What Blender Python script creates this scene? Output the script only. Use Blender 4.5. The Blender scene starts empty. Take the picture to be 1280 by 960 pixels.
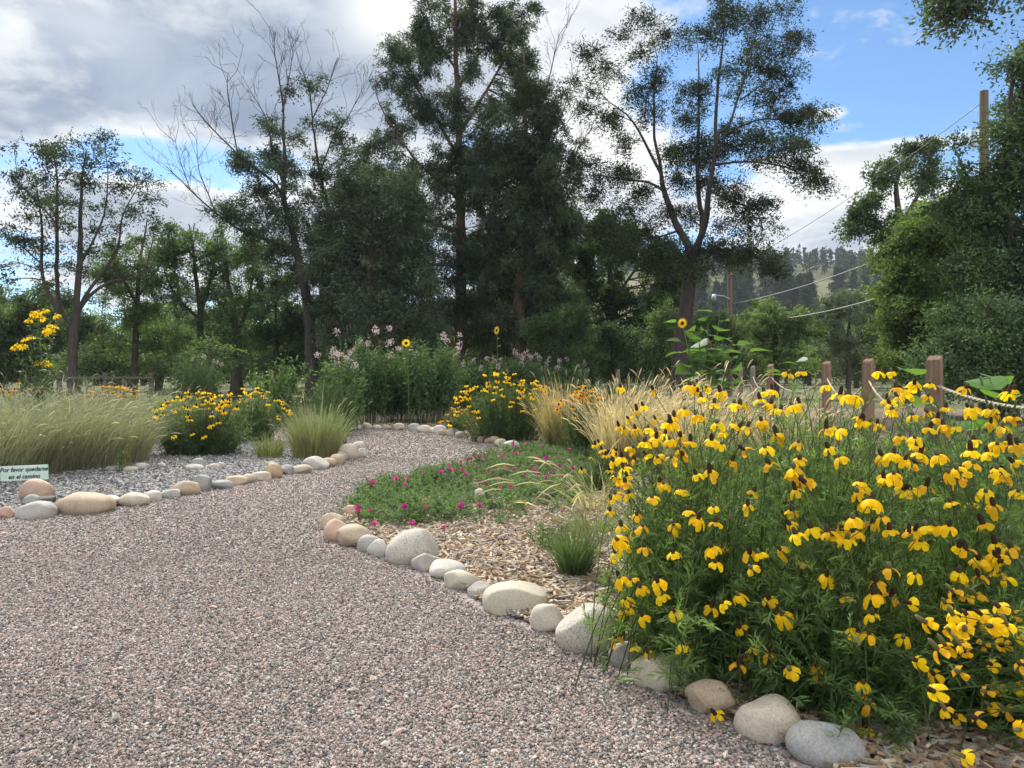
import bpy, math, random
import numpy as np
from mathutils import Vector, Matrix, Quaternion
R = math.radians
scene = bpy.context.scene
COL = scene.collection

# ------------------------------------------------------------------ camera
FPX, HOR, CH = 931.0, 470.0, 1.05          # focal length in photo pixels, horizon row, eye height
cam_d = bpy.data.cameras.new('camera'); cam = bpy.data.objects.new('camera', cam_d); COL.objects.link(cam)
cam_d.sensor_width = 36; cam_d.lens = 36*FPX/1280; cam_d.shift_y = -(480-HOR)/1280
cam_d.clip_start = 0.05; cam_d.clip_end = 6000
cam.location = (0, 0, CH); cam.rotation_euler = (R(90), 0, 0)
scene.camera = cam
SUN_EL, SUN_AZ = 42, 20                     # the sun stands ahead, left of the view, behind thin cloud

# ------------------------------------------------------------------ world
world = bpy.data.worlds.new('World'); scene.world = world; world.use_nodes = True
NT = world.node_tree; NT.nodes.clear()
def wn(t, **k):
    n = NT.nodes.new(t)
    for a, v in k.items(): setattr(n, a, v)
    return n
def wm(op, a, b=None, c=None, clamp=False):
    n = wn('ShaderNodeMath', operation=op, use_clamp=clamp)
    for i, v in enumerate((a, b, c)):
        if v is None: continue
        if isinstance(v, (int, float)): n.inputs[i].default_value = v
        else: NT.links.new(v, n.inputs[i])
    return n.outputs[0]
def wmix(f, a, b):
    n = wn('ShaderNodeMix', data_type='RGBA')
    for i, v in ((0, f), (6, a), (7, b)):
        if isinstance(v, (int, float)): n.inputs[i].default_value = v
        elif isinstance(v, tuple): n.inputs[i].default_value = (*v, 1)
        else: NT.links.new(v, n.inputs[i])
    return n.outputs[2]
def wstep(x, a, b):
    n = wn('ShaderNodeMapRange', interpolation_type='SMOOTHSTEP')
    NT.links.new(x, n.inputs[0]); n.inputs[1].default_value = a; n.inputs[2].default_value = b
    return n.outputs[0]
def wnoise(vec, scale, detail=8, rough=.55, dist=0.):
    n = wn('ShaderNodeTexNoise'); NT.links.new(vec, n.inputs['Vector'])
    n.inputs['Scale'].default_value = scale; n.inputs['Detail'].default_value = detail
    n.inputs['Roughness'].default_value = rough; n.inputs['Distortion'].default_value = dist
    return n.outputs[0]
sky = wn('ShaderNodeTexSky', sky_type='NISHITA', sun_disc=False)
sky.sun_elevation = R(SUN_EL); sky.sun_rotation = R(-SUN_AZ); sky.altitude = 1600; sky.dust_density = .6
tc = wn('ShaderNodeTexCoord'); sx = wn('ShaderNodeSeparateXYZ'); NT.links.new(tc.outputs['Generated'], sx.inputs[0])
X, Y, Z = sx.outputs
az = wm('ARCTAN2', X, Y); el = wm('ARCSINE', Z)
zz = wm('ADD', wm('MAXIMUM', Z, 0.0), .22)
cv = wn('ShaderNodeCombineXYZ')
NT.links.new(wm('DIVIDE', X, zz), cv.inputs[0]); NT.links.new(wm('DIVIDE', Y, zz), cv.inputs[1])
Q = cv.outputs[0]
d = wnoise(Q, 1.25, 10, .56, .35)
wisp = wstep(wnoise(Q, 5.5, 9, .58, .25), .57, .74)
def blob(px, py, rx, ry, amt):              # a cloud bank or a gap in the cloud, by compass bearing and height
    a0 = math.atan((px-640)/FPX); e0 = math.atan((HOR-py)/FPX*math.cos(a0))
    u = wm('DIVIDE', wm('SUBTRACT', az, a0), rx/FPX); v = wm('DIVIDE', wm('SUBTRACT', el, e0), ry/FPX)
    r2 = wm('ADD', wm('MULTIPLY', u, u), wm('MULTIPLY', v, v))
    return wm('MULTIPLY', wm('POWER', 2.718, wm('MULTIPLY', r2, -1)), amt)
for b in ((170, 110, 300, 120, .26), (440, 60, 220, 120, .2), (700, 60, 160, 130, .10), (780, 200, 150, 140, .10),
          (245, 205, 130, 34, -.42), (150, 290, 300, 40, .10), (400, 300, 200, 60, .1), (30, 330, 90, 50, -.06),
          (1120, 70, 200, 100, -.34), (1010, 60, 60, 60, -.1), (1210, 30, 120, 160, -.25), (1040, 140, 48, 14, .36), (1100, 12, 55, 18, .55), (1205, 64, 26, 9, .34), (1060, 195, 90, 10, .12),
          (1030, 235, 150, 45, .20), (1130, 180, 150, 16, .12), (1210, 160, 90, 18, .16), (1000, 290, 200, 25, .08)):
    d = wm('ADD', d, blob(*b))
cover = wm('MAXIMUM', wstep(wm('ADD', d, wm('MULTIPLY', wm('SUBTRACT', wnoise(Q, 3.1, 9, .6, .3), .5), .45)), .47, .60), wm('MULTIPLY', wisp, .8))
fine = wnoise(Q, 4.0, 8, .6, .2)
inner = wnoise(Q, 2.3, 9, .6, .5)
thick = wstep(wm('ADD', d, wm('MULTIPLY', wm('SUBTRACT', fine, .5), .7)), .49, .75)
glow = wm('ADD', wm('ADD', blob(490, 15, 80, 55, .95), blob(730, 120, 140, 170, .8)), wm('ADD', blob(90, 20, 90, 26, .35), wm('ADD', blob(300, 250, 200, 60, .45), blob(1040, 225, 190, 60, .75))), clamp=True)
white = wmix(glow, (5.3, 5.4, 5.6), (7.6, 7.5, 7.2))
cloud = wmix(wm('MULTIPLY', wm('MULTIPLY', thick, .95), wm('SUBTRACT', 1.0, wm('MULTIPLY', glow, .85))), white, wmix(wstep(inner, .33, .68), (1.2, 1.68, 2.5), (2.5, 3.0, 3.85)))
skyc = wmix(1.0, sky.outputs[0], sky.outputs[0])
gain = wn('ShaderNodeMix', data_type='RGBA', blend_type='MULTIPLY'); gain.inputs[0].default_value = 1
NT.links.new(skyc, gain.inputs[6]); gain.inputs[7].default_value = (.66, .87, 1.0, 1)
# unseen cloud overhead and behind the camera, extra brightness added to light the foreground
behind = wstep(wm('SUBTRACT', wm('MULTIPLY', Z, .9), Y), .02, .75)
boosted = wn('ShaderNodeMix', data_type='RGBA', blend_type='MULTIPLY'); boosted.inputs[0].default_value = 1
NT.links.new(cloud, boosted.inputs[6]); NT.links.new(wmix(behind, (1., 1., 1.), (4.5, 4.15, 3.7)), boosted.inputs[7])
final = wmix(cover, gain.outputs[2], boosted.outputs[2])
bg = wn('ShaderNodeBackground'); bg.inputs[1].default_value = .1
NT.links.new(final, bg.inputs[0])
wo = wn('ShaderNodeOutputWorld'); NT.links.new(bg.outputs[0], wo.inputs[0])

# ------------------------------------------------------------------ sun, exposure
sd = bpy.data.lights.new('sun', 'SUN'); sun = bpy.data.objects.new('sun', sd); COL.objects.link(sun)
sd.energy = 3.5; sd.angle = R(14); sd.color = (1, .95, .86)
sun.rotation_euler = (-R(90-SUN_EL), 0, R(SUN_AZ)); sun.location = (-6, 16, 16)
vs = scene.view_settings
vs.view_transform = 'Standard'; vs.look = 'None'; vs.gamma = 1; vs.exposure = 0.86; vs.use_curve_mapping = False
scene.cycles.max_bounces = 6; scene.cycles.transparent_max_bounces = 6; scene.cycles.diffuse_bounces = 3

# ------------------------------------------------------------------ helpers
def gp(px, py, z=0.):                       # where a photo pixel meets the ground
    Yd = (CH-z)*FPX/(py-HOR); return np.array(((px-640)/FPX*Yd, Yd, z))
def at(px, py, Yd):                         # a photo pixel at a given distance
    return np.array(((px-640)/FPX*Yd, Yd, CH+(HOR-py)/FPX*Yd))
def nrm(v):
    return v/np.maximum(np.linalg.norm(v, axis=-1, keepdims=True), 1e-9)
def rg(seed): return np.random.default_rng(seed)

class MB:
    def __init__(s): s.V = []; s.F = []; s.C = []; s.n = 0
    def add(s, V, F, mat=0, col=None):
        V = np.asarray(V, float).reshape(-1, 3); F = np.asarray(F, int)
        s.V.append(V); s.F.append((F+s.n, mat))
        if col is None: col = np.ones((len(V), 3))
        s.C.append(np.broadcast_to(np.asarray(col, float), (len(V), 3))); s.n += len(V)
    def mesh(s, name, mats, smooth=False):
        me = bpy.data.meshes.new(name)
        V = np.concatenate(s.V); C = np.concatenate(s.C)
        me.vertices.add(len(V)); me.vertices.foreach_set('co', V.astype(np.float32).ravel())
        lt = np.concatenate([np.full(len(f), f.shape[1]) for f, m in s.F])
        lv = np.concatenate([f.ravel() for f, m in s.F]); mi = np.concatenate([np.full(len(f), m) for f, m in s.F])
        me.loops.add(len(lv)); me.loops.foreach_set('vertex_index', lv.astype(np.int32))
        me.polygons.add(len(lt)); me.polygons.foreach_set('loop_start', np.concatenate(([0], np.cumsum(lt)[:-1])).astype(np.int32))
        me.polygons.foreach_set('material_index', mi.astype(np.int32))
        me.polygons.foreach_set('use_smooth', np.full(len(lt), smooth))
        a = me.attributes.new('col', 'FLOAT_COLOR', 'POINT')
        a.data.foreach_set('color', np.concatenate([C, np.ones((len(C), 1))], 1).astype(np.float32).ravel())
        for m in mats: me.materials.append(m)
        me.update(calc_edges=True); me.validate()
        return me
    def build(s, name, mats, parent=None, smooth=False):
        return link(name, s.mesh(name, mats if isinstance(mats, (list, tuple)) else [mats], smooth), parent)

def link(name, data, parent=None):
    o = bpy.data.objects.new(name, data); COL.objects.link(o)
    if parent: o.parent = parent
    return o
def tag(o, label=None, cat=None, group=None, kind=None):
    if label: o['label'] = label
    if cat: o['category'] = cat
    if group: o['group'] = group
    if kind: o['kind'] = kind
    return o
def empty(name, loc, label, cat, group=None):
    o = link(name, None); o.location = loc; o.empty_display_size = .2
    return tag(o, label, cat, group)
def copy_thing(root, loc, rz, sc, label=None, group=None):
    c = root.copy(); COL.objects.link(c); c.location = loc; c.rotation_euler = (0, 0, rz); c.scale = sc
    if label: c['label'] = label
    if group: c['group'] = group
    for ch in [o for o in root.children]:
        k = ch.copy(); COL.objects.link(k); k.parent = c
        for g in [o for o in ch.children]:
            h = g.copy(); COL.objects.link(h); h.parent = k
    return c

def tubes(mb, P, Rad, sides=5, mat=0, col=None):
    """many tubes at once: P (n,k,3), Rad (n,k)"""
    P = np.asarray(P, float); Rad = np.asarray(Rad, float)
    n, k, _ = P.shape
    T = np.gradient(P, axis=1); T = nrm(T)
    ref = np.where(np.abs(T[:, :1, 2:3]) > .8, np.array([1., 0, 0]), np.array([0, 0, 1.]))
    A = nrm(np.cross(T, np.broadcast_to(ref, T.shape))); B = np.cross(T, A)
    th = np.arange(sides)*2*math.pi/sides
    V = P[:, :, None]+Rad[:, :, None, None]*(A[:, :, None]*np.cos(th)[:, None]+B[:, :, None]*np.sin(th)[:, None])
    idx = np.arange(n*k*sides).reshape(n, k, sides)
    a = idx[:, :-1]; b = idx[:, 1:]
    F = np.stack([a, np.roll(a, -1, 2), np.roll(b, -1, 2), b], -1).reshape(-1, 4)
    c = None if col is None else np.repeat(np.asarray(col, float).reshape(n, 3), k*sides, 0)
    mb.add(V, F, mat, c)
def leaves(mb, P, D, L, Wd, rng, mat=0, col=None, fold=.18, droop=0., up=.6):
    n = len(P); D = nrm(D)
    r = nrm(rng.normal(size=(n, 3))+np.array([0, 0, up*2]))
    S = nrm(np.cross(D, r)); N = np.cross(S, D)
    L = np.broadcast_to(np.asarray(L, float), (n,))[:, None]; Wd = np.broadcast_to(np.asarray(Wd, float), (n,))[:, None]
    tip = P+D*L; tip[:, 2] -= droop*L[:, 0]
    mid = P+D*L*.45
    V = np.stack([P, mid+S*Wd/2+N*fold*Wd, tip, mid-S*Wd/2+N*fold*Wd], 1)
    c = None if col is None else np.repeat(col, 4, 0)
    mb.add(V, np.arange(n*4).reshape(n, 4), mat, c)
def strips(mb, P, Wd, side, mat=0, col=None):
    """tapered ribbons: P (n,k,3), Wd (n,k), side (n,3)"""
    n, k, _ = P.shape
    V = np.stack([P+side[:, None]*Wd[..., None]/2, P-side[:, None]*Wd[..., None]/2], 2)
    idx = np.arange(n*k*2).reshape(n, k, 2)
    F = np.stack([idx[:, :-1, 0], idx[:, 1:, 0], idx[:, 1:, 1], idx[:, :-1, 1]], -1).reshape(-1, 4)
    c = None
    if col is not None:
        col = np.asarray(col, float)
        c = np.repeat(col.reshape(n*k, 3), 2, 0) if col.ndim == 3 else np.repeat(col, k*2, 0)
    mb.add(V, F, mat, c)
def smooth_line(pts, step):
    pts = np.asarray(pts, float); out = []
    for i in range(len(pts)-1):
        p0 = pts[max(i-1, 0)]; p1 = pts[i]; p2 = pts[i+1]; p3 = pts[min(i+2, len(pts)-1)]
        m = max(2, int(np.linalg.norm((p2-p1)[:3])/step)+1)
        t = np.linspace(0, 1, m, endpoint=False)[:, None]
        out.append(.5*(2*p1+(p2-p0)*t+(2*p0-5*p1+4*p2-p3)*t*t+(3*p1-p0-3*p2+p3)*t**3))
    out.append(pts[-1:]); return np.concatenate(out)
def in_poly(x, y, poly):
    poly = np.array([q[:2] for q in poly], float); c = np.zeros(len(x), bool); j = len(poly)-1
    for i in range(len(poly)):
        xi, yi = poly[i]; xj, yj = poly[j]
        with np.errstate(divide='ignore', invalid='ignore'):
            c ^= ((yi > y) != (yj > y)) & (x < (xj-xi)*(y-yi)/(yj-yi+1e-12)+xi)
        j = i
    return c
def tint(rng, n, base, hv=.12, vv=.3):
    """natural colour differences between leaves"""
    b = np.asarray(base, float)[None]*(1+vv*(rng.random((n, 1))*2-1))
    return np.clip(b*(1+hv*(rng.random((n, 3))*2-1)), 0, 1)

# ------------------------------------------------------------------ materials
def new_mat(name):
    m = bpy.data.materials.new(name); m.use_nodes = True
    nt = m.node_tree; p = nt.nodes['Principled BSDF']; return m, nt, p
def n_noise(nt, scale, detail=6, rough=.6, vec=None, dim='3D'):
    n = nt.nodes.new('ShaderNodeTexNoise'); n.inputs['Scale'].default_value = scale; n.inputs['Detail'].default_value = detail
    n.inputs['Roughness'].default_value = rough
    if vec is not None: nt.links.new(vec, n.inputs['Vector'])
    return n
def n_ramp(nt, fac, stops):
    r = nt.nodes.new('ShaderNodeValToRGB'); nt.links.new(fac, r.inputs[0])
    e = r.color_ramp.elements
    while len(e) < len(stops): e.new(.5)
    for q, (p, c) in zip(e, stops): q.position = p; q.color = (*c, 1)
    return r
def n_mix(nt, f, a, b, mode='MIX'):
    n = nt.nodes.new('ShaderNodeMix'); n.data_type = 'RGBA'; n.blend_type = mode
    for i, v in ((0, f), (6, a), (7, b)):
        if isinstance(v, (int, float)): n.inputs[i].default_value = v
        elif isinstance(v, tuple): n.inputs[i].default_value = (*v, 1)
        else: nt.links.new(v, n.inputs[i])
    return n.outputs[2]
def n_bump(nt, p, h, strength, dist):
    b = nt.nodes.new('ShaderNodeBump'); b.inputs['Strength'].default_value = strength; b.inputs['Distance'].default_value = dist
    nt.links.new(h, b.inputs['Height']); nt.links.new(b.outputs[0], p.inputs['Normal'])
def coords(nt, which='Object', scale=None):
    t = nt.nodes.new('ShaderNodeTexCoord'); o = t.outputs[which]
    if scale:
        mp = nt.nodes.new('ShaderNodeMapping'); mp.inputs['Scale'].default_value = scale
        nt.links.new(o, mp.inputs[0]); o = mp.outputs[0]
    return o
def leaf_mat(name, transl=.35, rough=.5, spec=.4, gain=1.0):
    m, nt, p = new_mat(name)
    a = nt.nodes.new('ShaderNodeAttribute'); a.attribute_name = 'col'
    c = n_mix(nt, 1., a.outputs['Color'], (gain, gain, gain), 'MULTIPLY')
    nt.links.new(c, p.inputs['Base Color']); p.inputs['Roughness'].default_value = rough
    p.inputs['Specular IOR Level'].default_value = spec
    tr = nt.nodes.new('ShaderNodeBsdfTranslucent')
    tcol = n_mix(nt, 1., c, (1.25, 1.3, .7), 'MULTIPLY'); nt.links.new(tcol, tr.inputs[0])
    mx = nt.nodes.new('ShaderNodeMixShader'); mx.inputs[0].default_value = transl
    nt.links.new(p.outputs[0], mx.inputs[1]); nt.links.new(tr.outputs[0], mx.inputs[2])
    nt.links.new(mx.outputs[0], nt.nodes['Material Output'].inputs[0])
    return m
def attr_mat(name, rough=.8, spec=.3, bump=None):
    m, nt, p = new_mat(name)
    a = nt.nodes.new('ShaderNodeAttribute'); a.attribute_name = 'col'
    co = coords(nt)
    n = n_noise(nt, bump or 60, 5, .6, co)
    c = n_mix(nt, 1., a.outputs['Color'], n_ramp(nt, n.outputs[0], [(.25, (.72,)*3), (.75, (1.18,)*3)]).outputs[0], 'MULTIPLY')
    nt.links.new(c, p.inputs['Base Color']); p.inputs['Roughness'].default_value = rough; p.inputs['Specular IOR Level'].default_value = spec
    return m
def bark_mat(name, c1, c2, scale=(9, 9, 1.6)):
    m, nt, p = new_mat(name); v = coords(nt, 'Object', scale)
    n = n_noise(nt, 2.2, 8, .65, v)
    r = n_ramp(nt, n.outputs[0], [(.3, c1), (.7, c2)])
    nt.links.new(r.outputs[0], p.inputs['Base Color']); p.inputs['Roughness'].default_value = .95; p.inputs['Specular IOR Level'].default_value = .15
    n_bump(nt, p, n.outputs[0], .9, .05); return m
def rock_mat(name, c1, c2, speck=.25, sscale=60, patch=None):
    c1, c2 = [tuple(a*b for a, b in zip(c, (1.06, 1., .91))) for c in (c1, c2)]
    m, nt, p = new_mat(name); co = coords(nt)
    oi = nt.nodes.new('ShaderNodeObjectInfo'); vm = nt.nodes.new('ShaderNodeVectorMath'); vm.operation = 'ADD'
    sc = nt.nodes.new('ShaderNodeVectorMath'); sc.operation = 'SCALE'; sc.inputs[0].default_value = (40, 17, 29)
    nt.links.new(oi.outputs['Random'], sc.inputs['Scale']); nt.links.new(co, vm.inputs[0]); nt.links.new(sc.outputs[0], vm.inputs[1])
    v = vm.outputs[0]
    big = n_noise(nt, 7, 6, .6, v); sm = n_noise(nt, sscale*2.2, 4, .75, v)
    c = n_ramp(nt, big.outputs[0], [(.32, c1), (.68, c2)]).outputs[0]
    lo, hi = 1-speck*1.7, 1+speck
    c = n_mix(nt, 1., c, n_ramp(nt, sm.outputs[0], [(.36, (lo,)*3), (.5, (1.,)*3), (.66, (hi,)*3)]).outputs[0], 'MULTIPLY')
    dirt = n_noise(nt, 3.3, 5, .7, v)
    c = n_mix(nt, n_ramp(nt, dirt.outputs[0], [(.5, (0,)*3), (.74, (.7,)*3)]).outputs[0], c, patch or (c1[0]*.62, c1[1]*.57, c1[2]*.5))
    nt.links.new(c, p.inputs['Base Color']); p.inputs['Roughness'].default_value = .75; p.inputs['Specular IOR Level'].default_value = .35
    mxn = nt.nodes.new('ShaderNodeMath'); mxn.operation = 'MULTIPLY_ADD'; mxn.inputs[1].default_value = .4
    nt.links.new(sm.outputs[0], mxn.inputs[0]); nt.links.new(big.outputs[0], mxn.inputs[2])
    n_bump(nt, p, mxn.outputs[0], .5, .012); return m
def cell_mat(name, scale, stops, stretch=(1, 1, 1), bump=.006, big=(.82, 1.15), rough=.85):
    """loose stones or chips: one colour per cell, with the gaps between them"""
    m, nt, p = new_mat(name); co = coords(nt, 'Object', stretch)
    wz = n_noise(nt, scale*.8, 2, .5, co)
    wa = n_mix(nt, .035*60/scale if scale > 20 else .05, co, wz.outputs['Color'], 'ADD')
    vo = nt.nodes.new('ShaderNodeTexVoronoi'); vo.inputs['Scale'].default_value = scale; vo.inputs['Randomness'].default_value = 1
    nt.links.new(wa, vo.inputs['Vector'])
    sp = nt.nodes.new('ShaderNodeSeparateColor'); nt.links.new(vo.outputs['Color'], sp.inputs[0])
    r = n_ramp(nt, sp.outputs[0], stops); r.color_ramp.interpolation = 'CONSTANT'
    gap = n_ramp(nt, vo.outputs['Distance'], [(.35, (1.,)*3), (.85, (.45,)*3)])
    c = n_mix(nt, 1., r.outputs[0], gap.outputs[0], 'MULTIPLY')
    bg_ = n_noise(nt, .9, 5, .6, co)
    c = n_mix(nt, 1., c, n_ramp(nt, bg_.outputs[0], [(.3, (big[0],)*3), (.7, (big[1],)*3)]).outputs[0], 'MULTIPLY')
    nt.links.new(c, p.inputs['Base Color']); p.inputs['Roughness'].default_value = rough; p.inputs['Specular IOR Level'].default_value = .3
    inv = nt.nodes.new('ShaderNodeMath'); inv.operation = 'SUBTRACT'; inv.inputs[0].default_value = 1
    nt.links.new(vo.outputs['Distance'], inv.inputs[1]); n_bump(nt, p, inv.outputs[0], 1., bump)
    return m
def plain_mat(name, col, rough=.6, var=.15, scale=25, spec=.4, metal=0.):
    m, nt, p = new_mat(name); n = n_noise(nt, scale, 6, .6, coords(nt))
    r = n_ramp(nt, n.outputs[0], [(.3, tuple(c*(1-var) for c in col)), (.7, tuple(min(1, c*(1+var)) for c in col))])
    nt.links.new(r.outputs[0], p.inputs['Base Color']); p.inputs['Roughness'].default_value = rough
    p.inputs['Specular IOR Level'].default_value = spec; p.inputs['Metallic'].default_value = metal
    return m

GRAV = [(.20, .188, .182), (.29, .265, .25), (.40, .365, .34), (.44, .34, .29), (.49, .355, .30), (.38, .285, .245), (.085, .082, .084), (.60, .56, .51), (.13, .125, .125)]
M_path = cell_mat('path_gravel', 78, [(0, GRAV[0]), (.14, GRAV[1]), (.28, GRAV[3]), (.42, GRAV[2]), (.55, GRAV[6]), (.66, GRAV[4]), (.80, GRAV[5]), (.9, GRAV[7])])
SHALE = [(.16, .16, .165), (.25, .25, .25), (.35, .345, .335), (.42, .39, .35), (.50, .49, .47), (.10, .10, .105)]
M_shale = cell_mat('grey_shale', 34, [(0, SHALE[0]), (.2, SHALE[1]), (.42, SHALE[2]), (.6, SHALE[3]), (.76, SHALE[4]), (.86, SHALE[5])], (1, 1, 1), .012)
CHIP = [(.42, .31, .20), (.52, .40, .26), (.33, .22, .13), (.60, .50, .36), (.22, .15, .10), (.46, .40, .33), (.30, .27, .24)]
M_mulch = cell_mat('wood_mulch', 26, [(0, (.20, .14, .09)), (.25, (.30, .22, .15)), (.5, (.14, .10, .07)), (.75, (.36, .28, .2))], (1, 1, 1), .012)
M_stone = attr_mat('loose_stone', .85, .3, 160)
M_chip = attr_mat('wood_chip', .9, .2, 90)
M_leaf = leaf_mat('leaf', .46); M_gloss = leaf_mat('glossy_leaf', .35, .5, .4)
M_needle = leaf_mat('needle', .3, .7, .2); M_blade = leaf_mat('grass_blade', .35, .55, .35); M_petal = leaf_mat('petal', .48, .6, .2)
M_cone = attr_mat('flower_cone', .85, .2, 400)
M_bark = bark_mat('grey_brown_bark', (.07, .055, .045), (.17, .14, .115)); M_barkd = bark_mat('dark_bark', (.045, .038, .033), (.11, .092, .078))
M_barkr = bark_mat('red_brown_bark', (.09, .055, .04), (.20, .135, .10))
M_post = bark_mat('cedar_post_wood', (.20, .12, .078), (.39, .265, .18), (14, 14, 1.2)); M_postg = bark_mat('weathered_wood', (.20, .15, .11), (.36, .30, .24), (14, 14, 1.2))
M_pole = bark_mat('pole_wood', (.14, .10, .07), (.26, .19, .13), (12, 12, .8))
M_rope = plain_mat('manila_rope', (.47, .40, .28), .85, .3, 90)
M_wire = plain_mat('pale_cable', (.24, .25, .24), .5, .1); M_wired = plain_mat('dark_cable', (.08, .08, .085), .5, .1)
M_metal = plain_mat('galvanised_metal', (.45, .47, .48), .4, .15, 20, .5, .6)
M_rail = bark_mat('grey_rail_wood', (.10, .085, .07), (.18, .155, .13), (2, 14, 14))
M_sign = plain_mat('mint_paint', (.60, .72, .60), .6, .06, 12); M_ink = plain_mat('green_ink', (.02, .07, .055), .6, .1)
ROCK = {
 'granite': rock_mat('grey_granite', (.42, .40, .36), (.52, .50, .455), .32, 70),
 'blue': rock_mat('blue_grey_stone', (.285, .295, .30), (.38, .385, .385), .16, 60),
 'grey': rock_mat('grey_stone', (.33, .33, .32), (.44, .43, .41), .2, 60),
 'tan': rock_mat('tan_stone', (.40, .32, .235), (.51, .43, .33), .16, 60),
 'beige': rock_mat('beige_stone', (.47, .42, .345), (.56, .52, .44), .14, 60),
 'olive': rock_mat('pale_olive_stone', (.44, .42, .33), (.52, .505, .42), .12, 60),
 'pink': rock_mat('pink_stone', (.50, .345, .275), (.58, .445, .36), .14, 60),
 'white': rock_mat('white_stone', (.48, .47, .455), (.58, .575, .56), .12, 60),
 'ochre': rock_mat('ochre_stone', (.36, .27, .165), (.46, .36, .24), .18, 60),
 'rust': rock_mat('stone_with_rust_patch', (.47, .43, .37), (.56, .53, .47), .14, 60, (.36, .2, .09)),
 'dark': rock_mat('dark_stone', (.085, .085, .09), (.15, .15, .155), .2, 60),
 'green': rock_mat('grey_green_stone', (.24, .27, .25), (.33, .355, .33), .16, 60),
}
def ground_mat():
    m, nt, p = new_mat('meadow_ground'); co = coords(nt)
    n = n_noise(nt, .35, 8, .65, co); n2 = n_noise(nt, 9, 5, .7, co)
    c = n_ramp(nt, n.outputs[0], [(.3, (.085, .11, .045)), (.5, (.14, .15, .075)), (.72, (.24, .21, .14))]).outputs[0]
    c = n_mix(nt, 1., c, n_ramp(nt, n2.outputs[0], [(.3, (.65,)*3), (.7, (1.25,)*3)]).outputs[0], 'MULTIPLY')
    nt.links.new(c, p.inputs['Base Color']); p.inputs['Roughness'].default_value = .95; p.inputs['Specular IOR Level'].default_value = .1
    n_bump(nt, p, n2.outputs[0], .8, .05); return m
def hill_mat():
    m, nt, p = new_mat('hill_grassland'); co = coords(nt)
    n = n_noise(nt, .02, 8, .65, co)
    c = n_ramp(nt, n.outputs[0], [(.35, (.08, .10, .05)), (.5, (.15, .155, .085)), (.68, (.24, .225, .14))]).outputs[0]
    nt.links.new(c, p.inputs['Base Color']); p.inputs['Roughness'].default_value = 1; p.inputs['Specular IOR Level'].default_value = .05
    return m
M_ground = ground_mat(); M_hill = hill_mat()

# ------------------------------------------------------------------ ground, path, beds
def sheet(name, poly, z, mat):
    mb = MB(); V = [(p[0], p[1], z) for p in poly]
    mb.add(V, [list(range(len(V)))]); return tag(mb.build(name, mat), kind='structure')
def hill_h(x, y):
    """a long rise to the right behind the garden, flat before it"""
    t = np.clip((y-95)/300., 0, 1); t = t*t*(3-2*t)
    side = 1/(1+np.exp(-(x-40*0-10)/45.))
    h = t*(18+42*side)*(1+.14*np.sin(x*.017+1.3)+.06*np.sin(x*.05+y*.02))
    return h*np.clip(1-.25*np.clip((y-480)/500, 0, 1), 0, 1)
gx = np.concatenate([np.linspace(-3000, -400, 8), np.linspace(-380, 520, 91), np.linspace(560, 3000, 8)])
gy = np.concatenate([[-3000, -800, -200, -40, 30, 70], np.linspace(90, 560, 60), [700, 1000, 1800, 3000]])
GX, GY = np.meshgrid(gx, gy, indexing='ij')
GZ = hill_h(GX, GY)*np.clip(1-(np.abs(GX)-500)/2500, .2, 1)
V = np.stack([GX, GY, GZ-.016], -1)
ii = np.arange(len(gx)*len(gy)).reshape(len(gx), len(gy))
Fq = np.stack([ii[:-1, :-1], ii[1:, :-1], ii[1:, 1:], ii[:-1, 1:]], -1).reshape(-1, 4)
far = GY[:-1, :-1].reshape(-1) >= 88
mb = MB(); mb.add(V, Fq[~far]); 
g = tag(mb.build('ground', M_ground, smooth=True), kind='structure')
mb = MB(); mb.add(V, Fq[far]); g = tag(mb.build('hill', M_hill, smooth=True), kind='structure')

right_edge = [gp(*p) for p in ((1003, 962), (935, 925), (862, 893), (790, 855), (735, 815), (662, 788), (603, 765), (560, 735), (514, 710), (459, 692), (414, 680), (401, 660), (428, 640), (480, 608), (545, 588), (610, 568), (640, 556))]
back_edge = [gp(*p) for p in ((606, 550), (580, 546), (556, 541), (530, 538), (500, 536), (470, 535), (440, 535))]
left_edge = [gp(*p) for p in ((5, 645), (57, 645), (125, 638), (177, 629), (222, 619), (262, 610), (305, 604), (349, 595), (386, 589), (418, 580), (445, 570), (456, 562), (440, 556))]
path_poly = [(4.5, -6), (2.6, -.5), (1.35, 1.15)]+right_edge+back_edge+[(-9, 15.5), (-9, 11.9)]+left_edge[::-1]+[(-12, 4.3), (-12, -6)]
path_big = [(6, -6), (3.2, -.5), (2.0, 1.15)]+[(p[0]+.25, p[1]+.1) for p in right_edge]+[(p[0]+.05, p[1]+.6) for p in back_edge]+[(-9, 16.2), (-14, 12), (-14, -6)]
sheet('path', path_big, 0, M_path)
bed_r = [(4.6, -6), (2.7, -.5), (1.42, 1.15)]+[(p[0]+.05, p[1]+.03) for p in right_edge]+[(p[0], p[1]+.12) for p in back_edge]+[(-9, 15.7), (-9, 24), (14, 24), (14, -6)]
sheet('mulch_ground', bed_r, .004, M_mulch)
bed_l = [(-12, 4.35)]+[(p[0]-.03, p[1]+.05) for p in left_edge]+[gp(430, 552), (-9, 11.8), (-12, 15), (-16, 15)]
sheet('bed_ground', bed_l, .008, M_shale)

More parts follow.
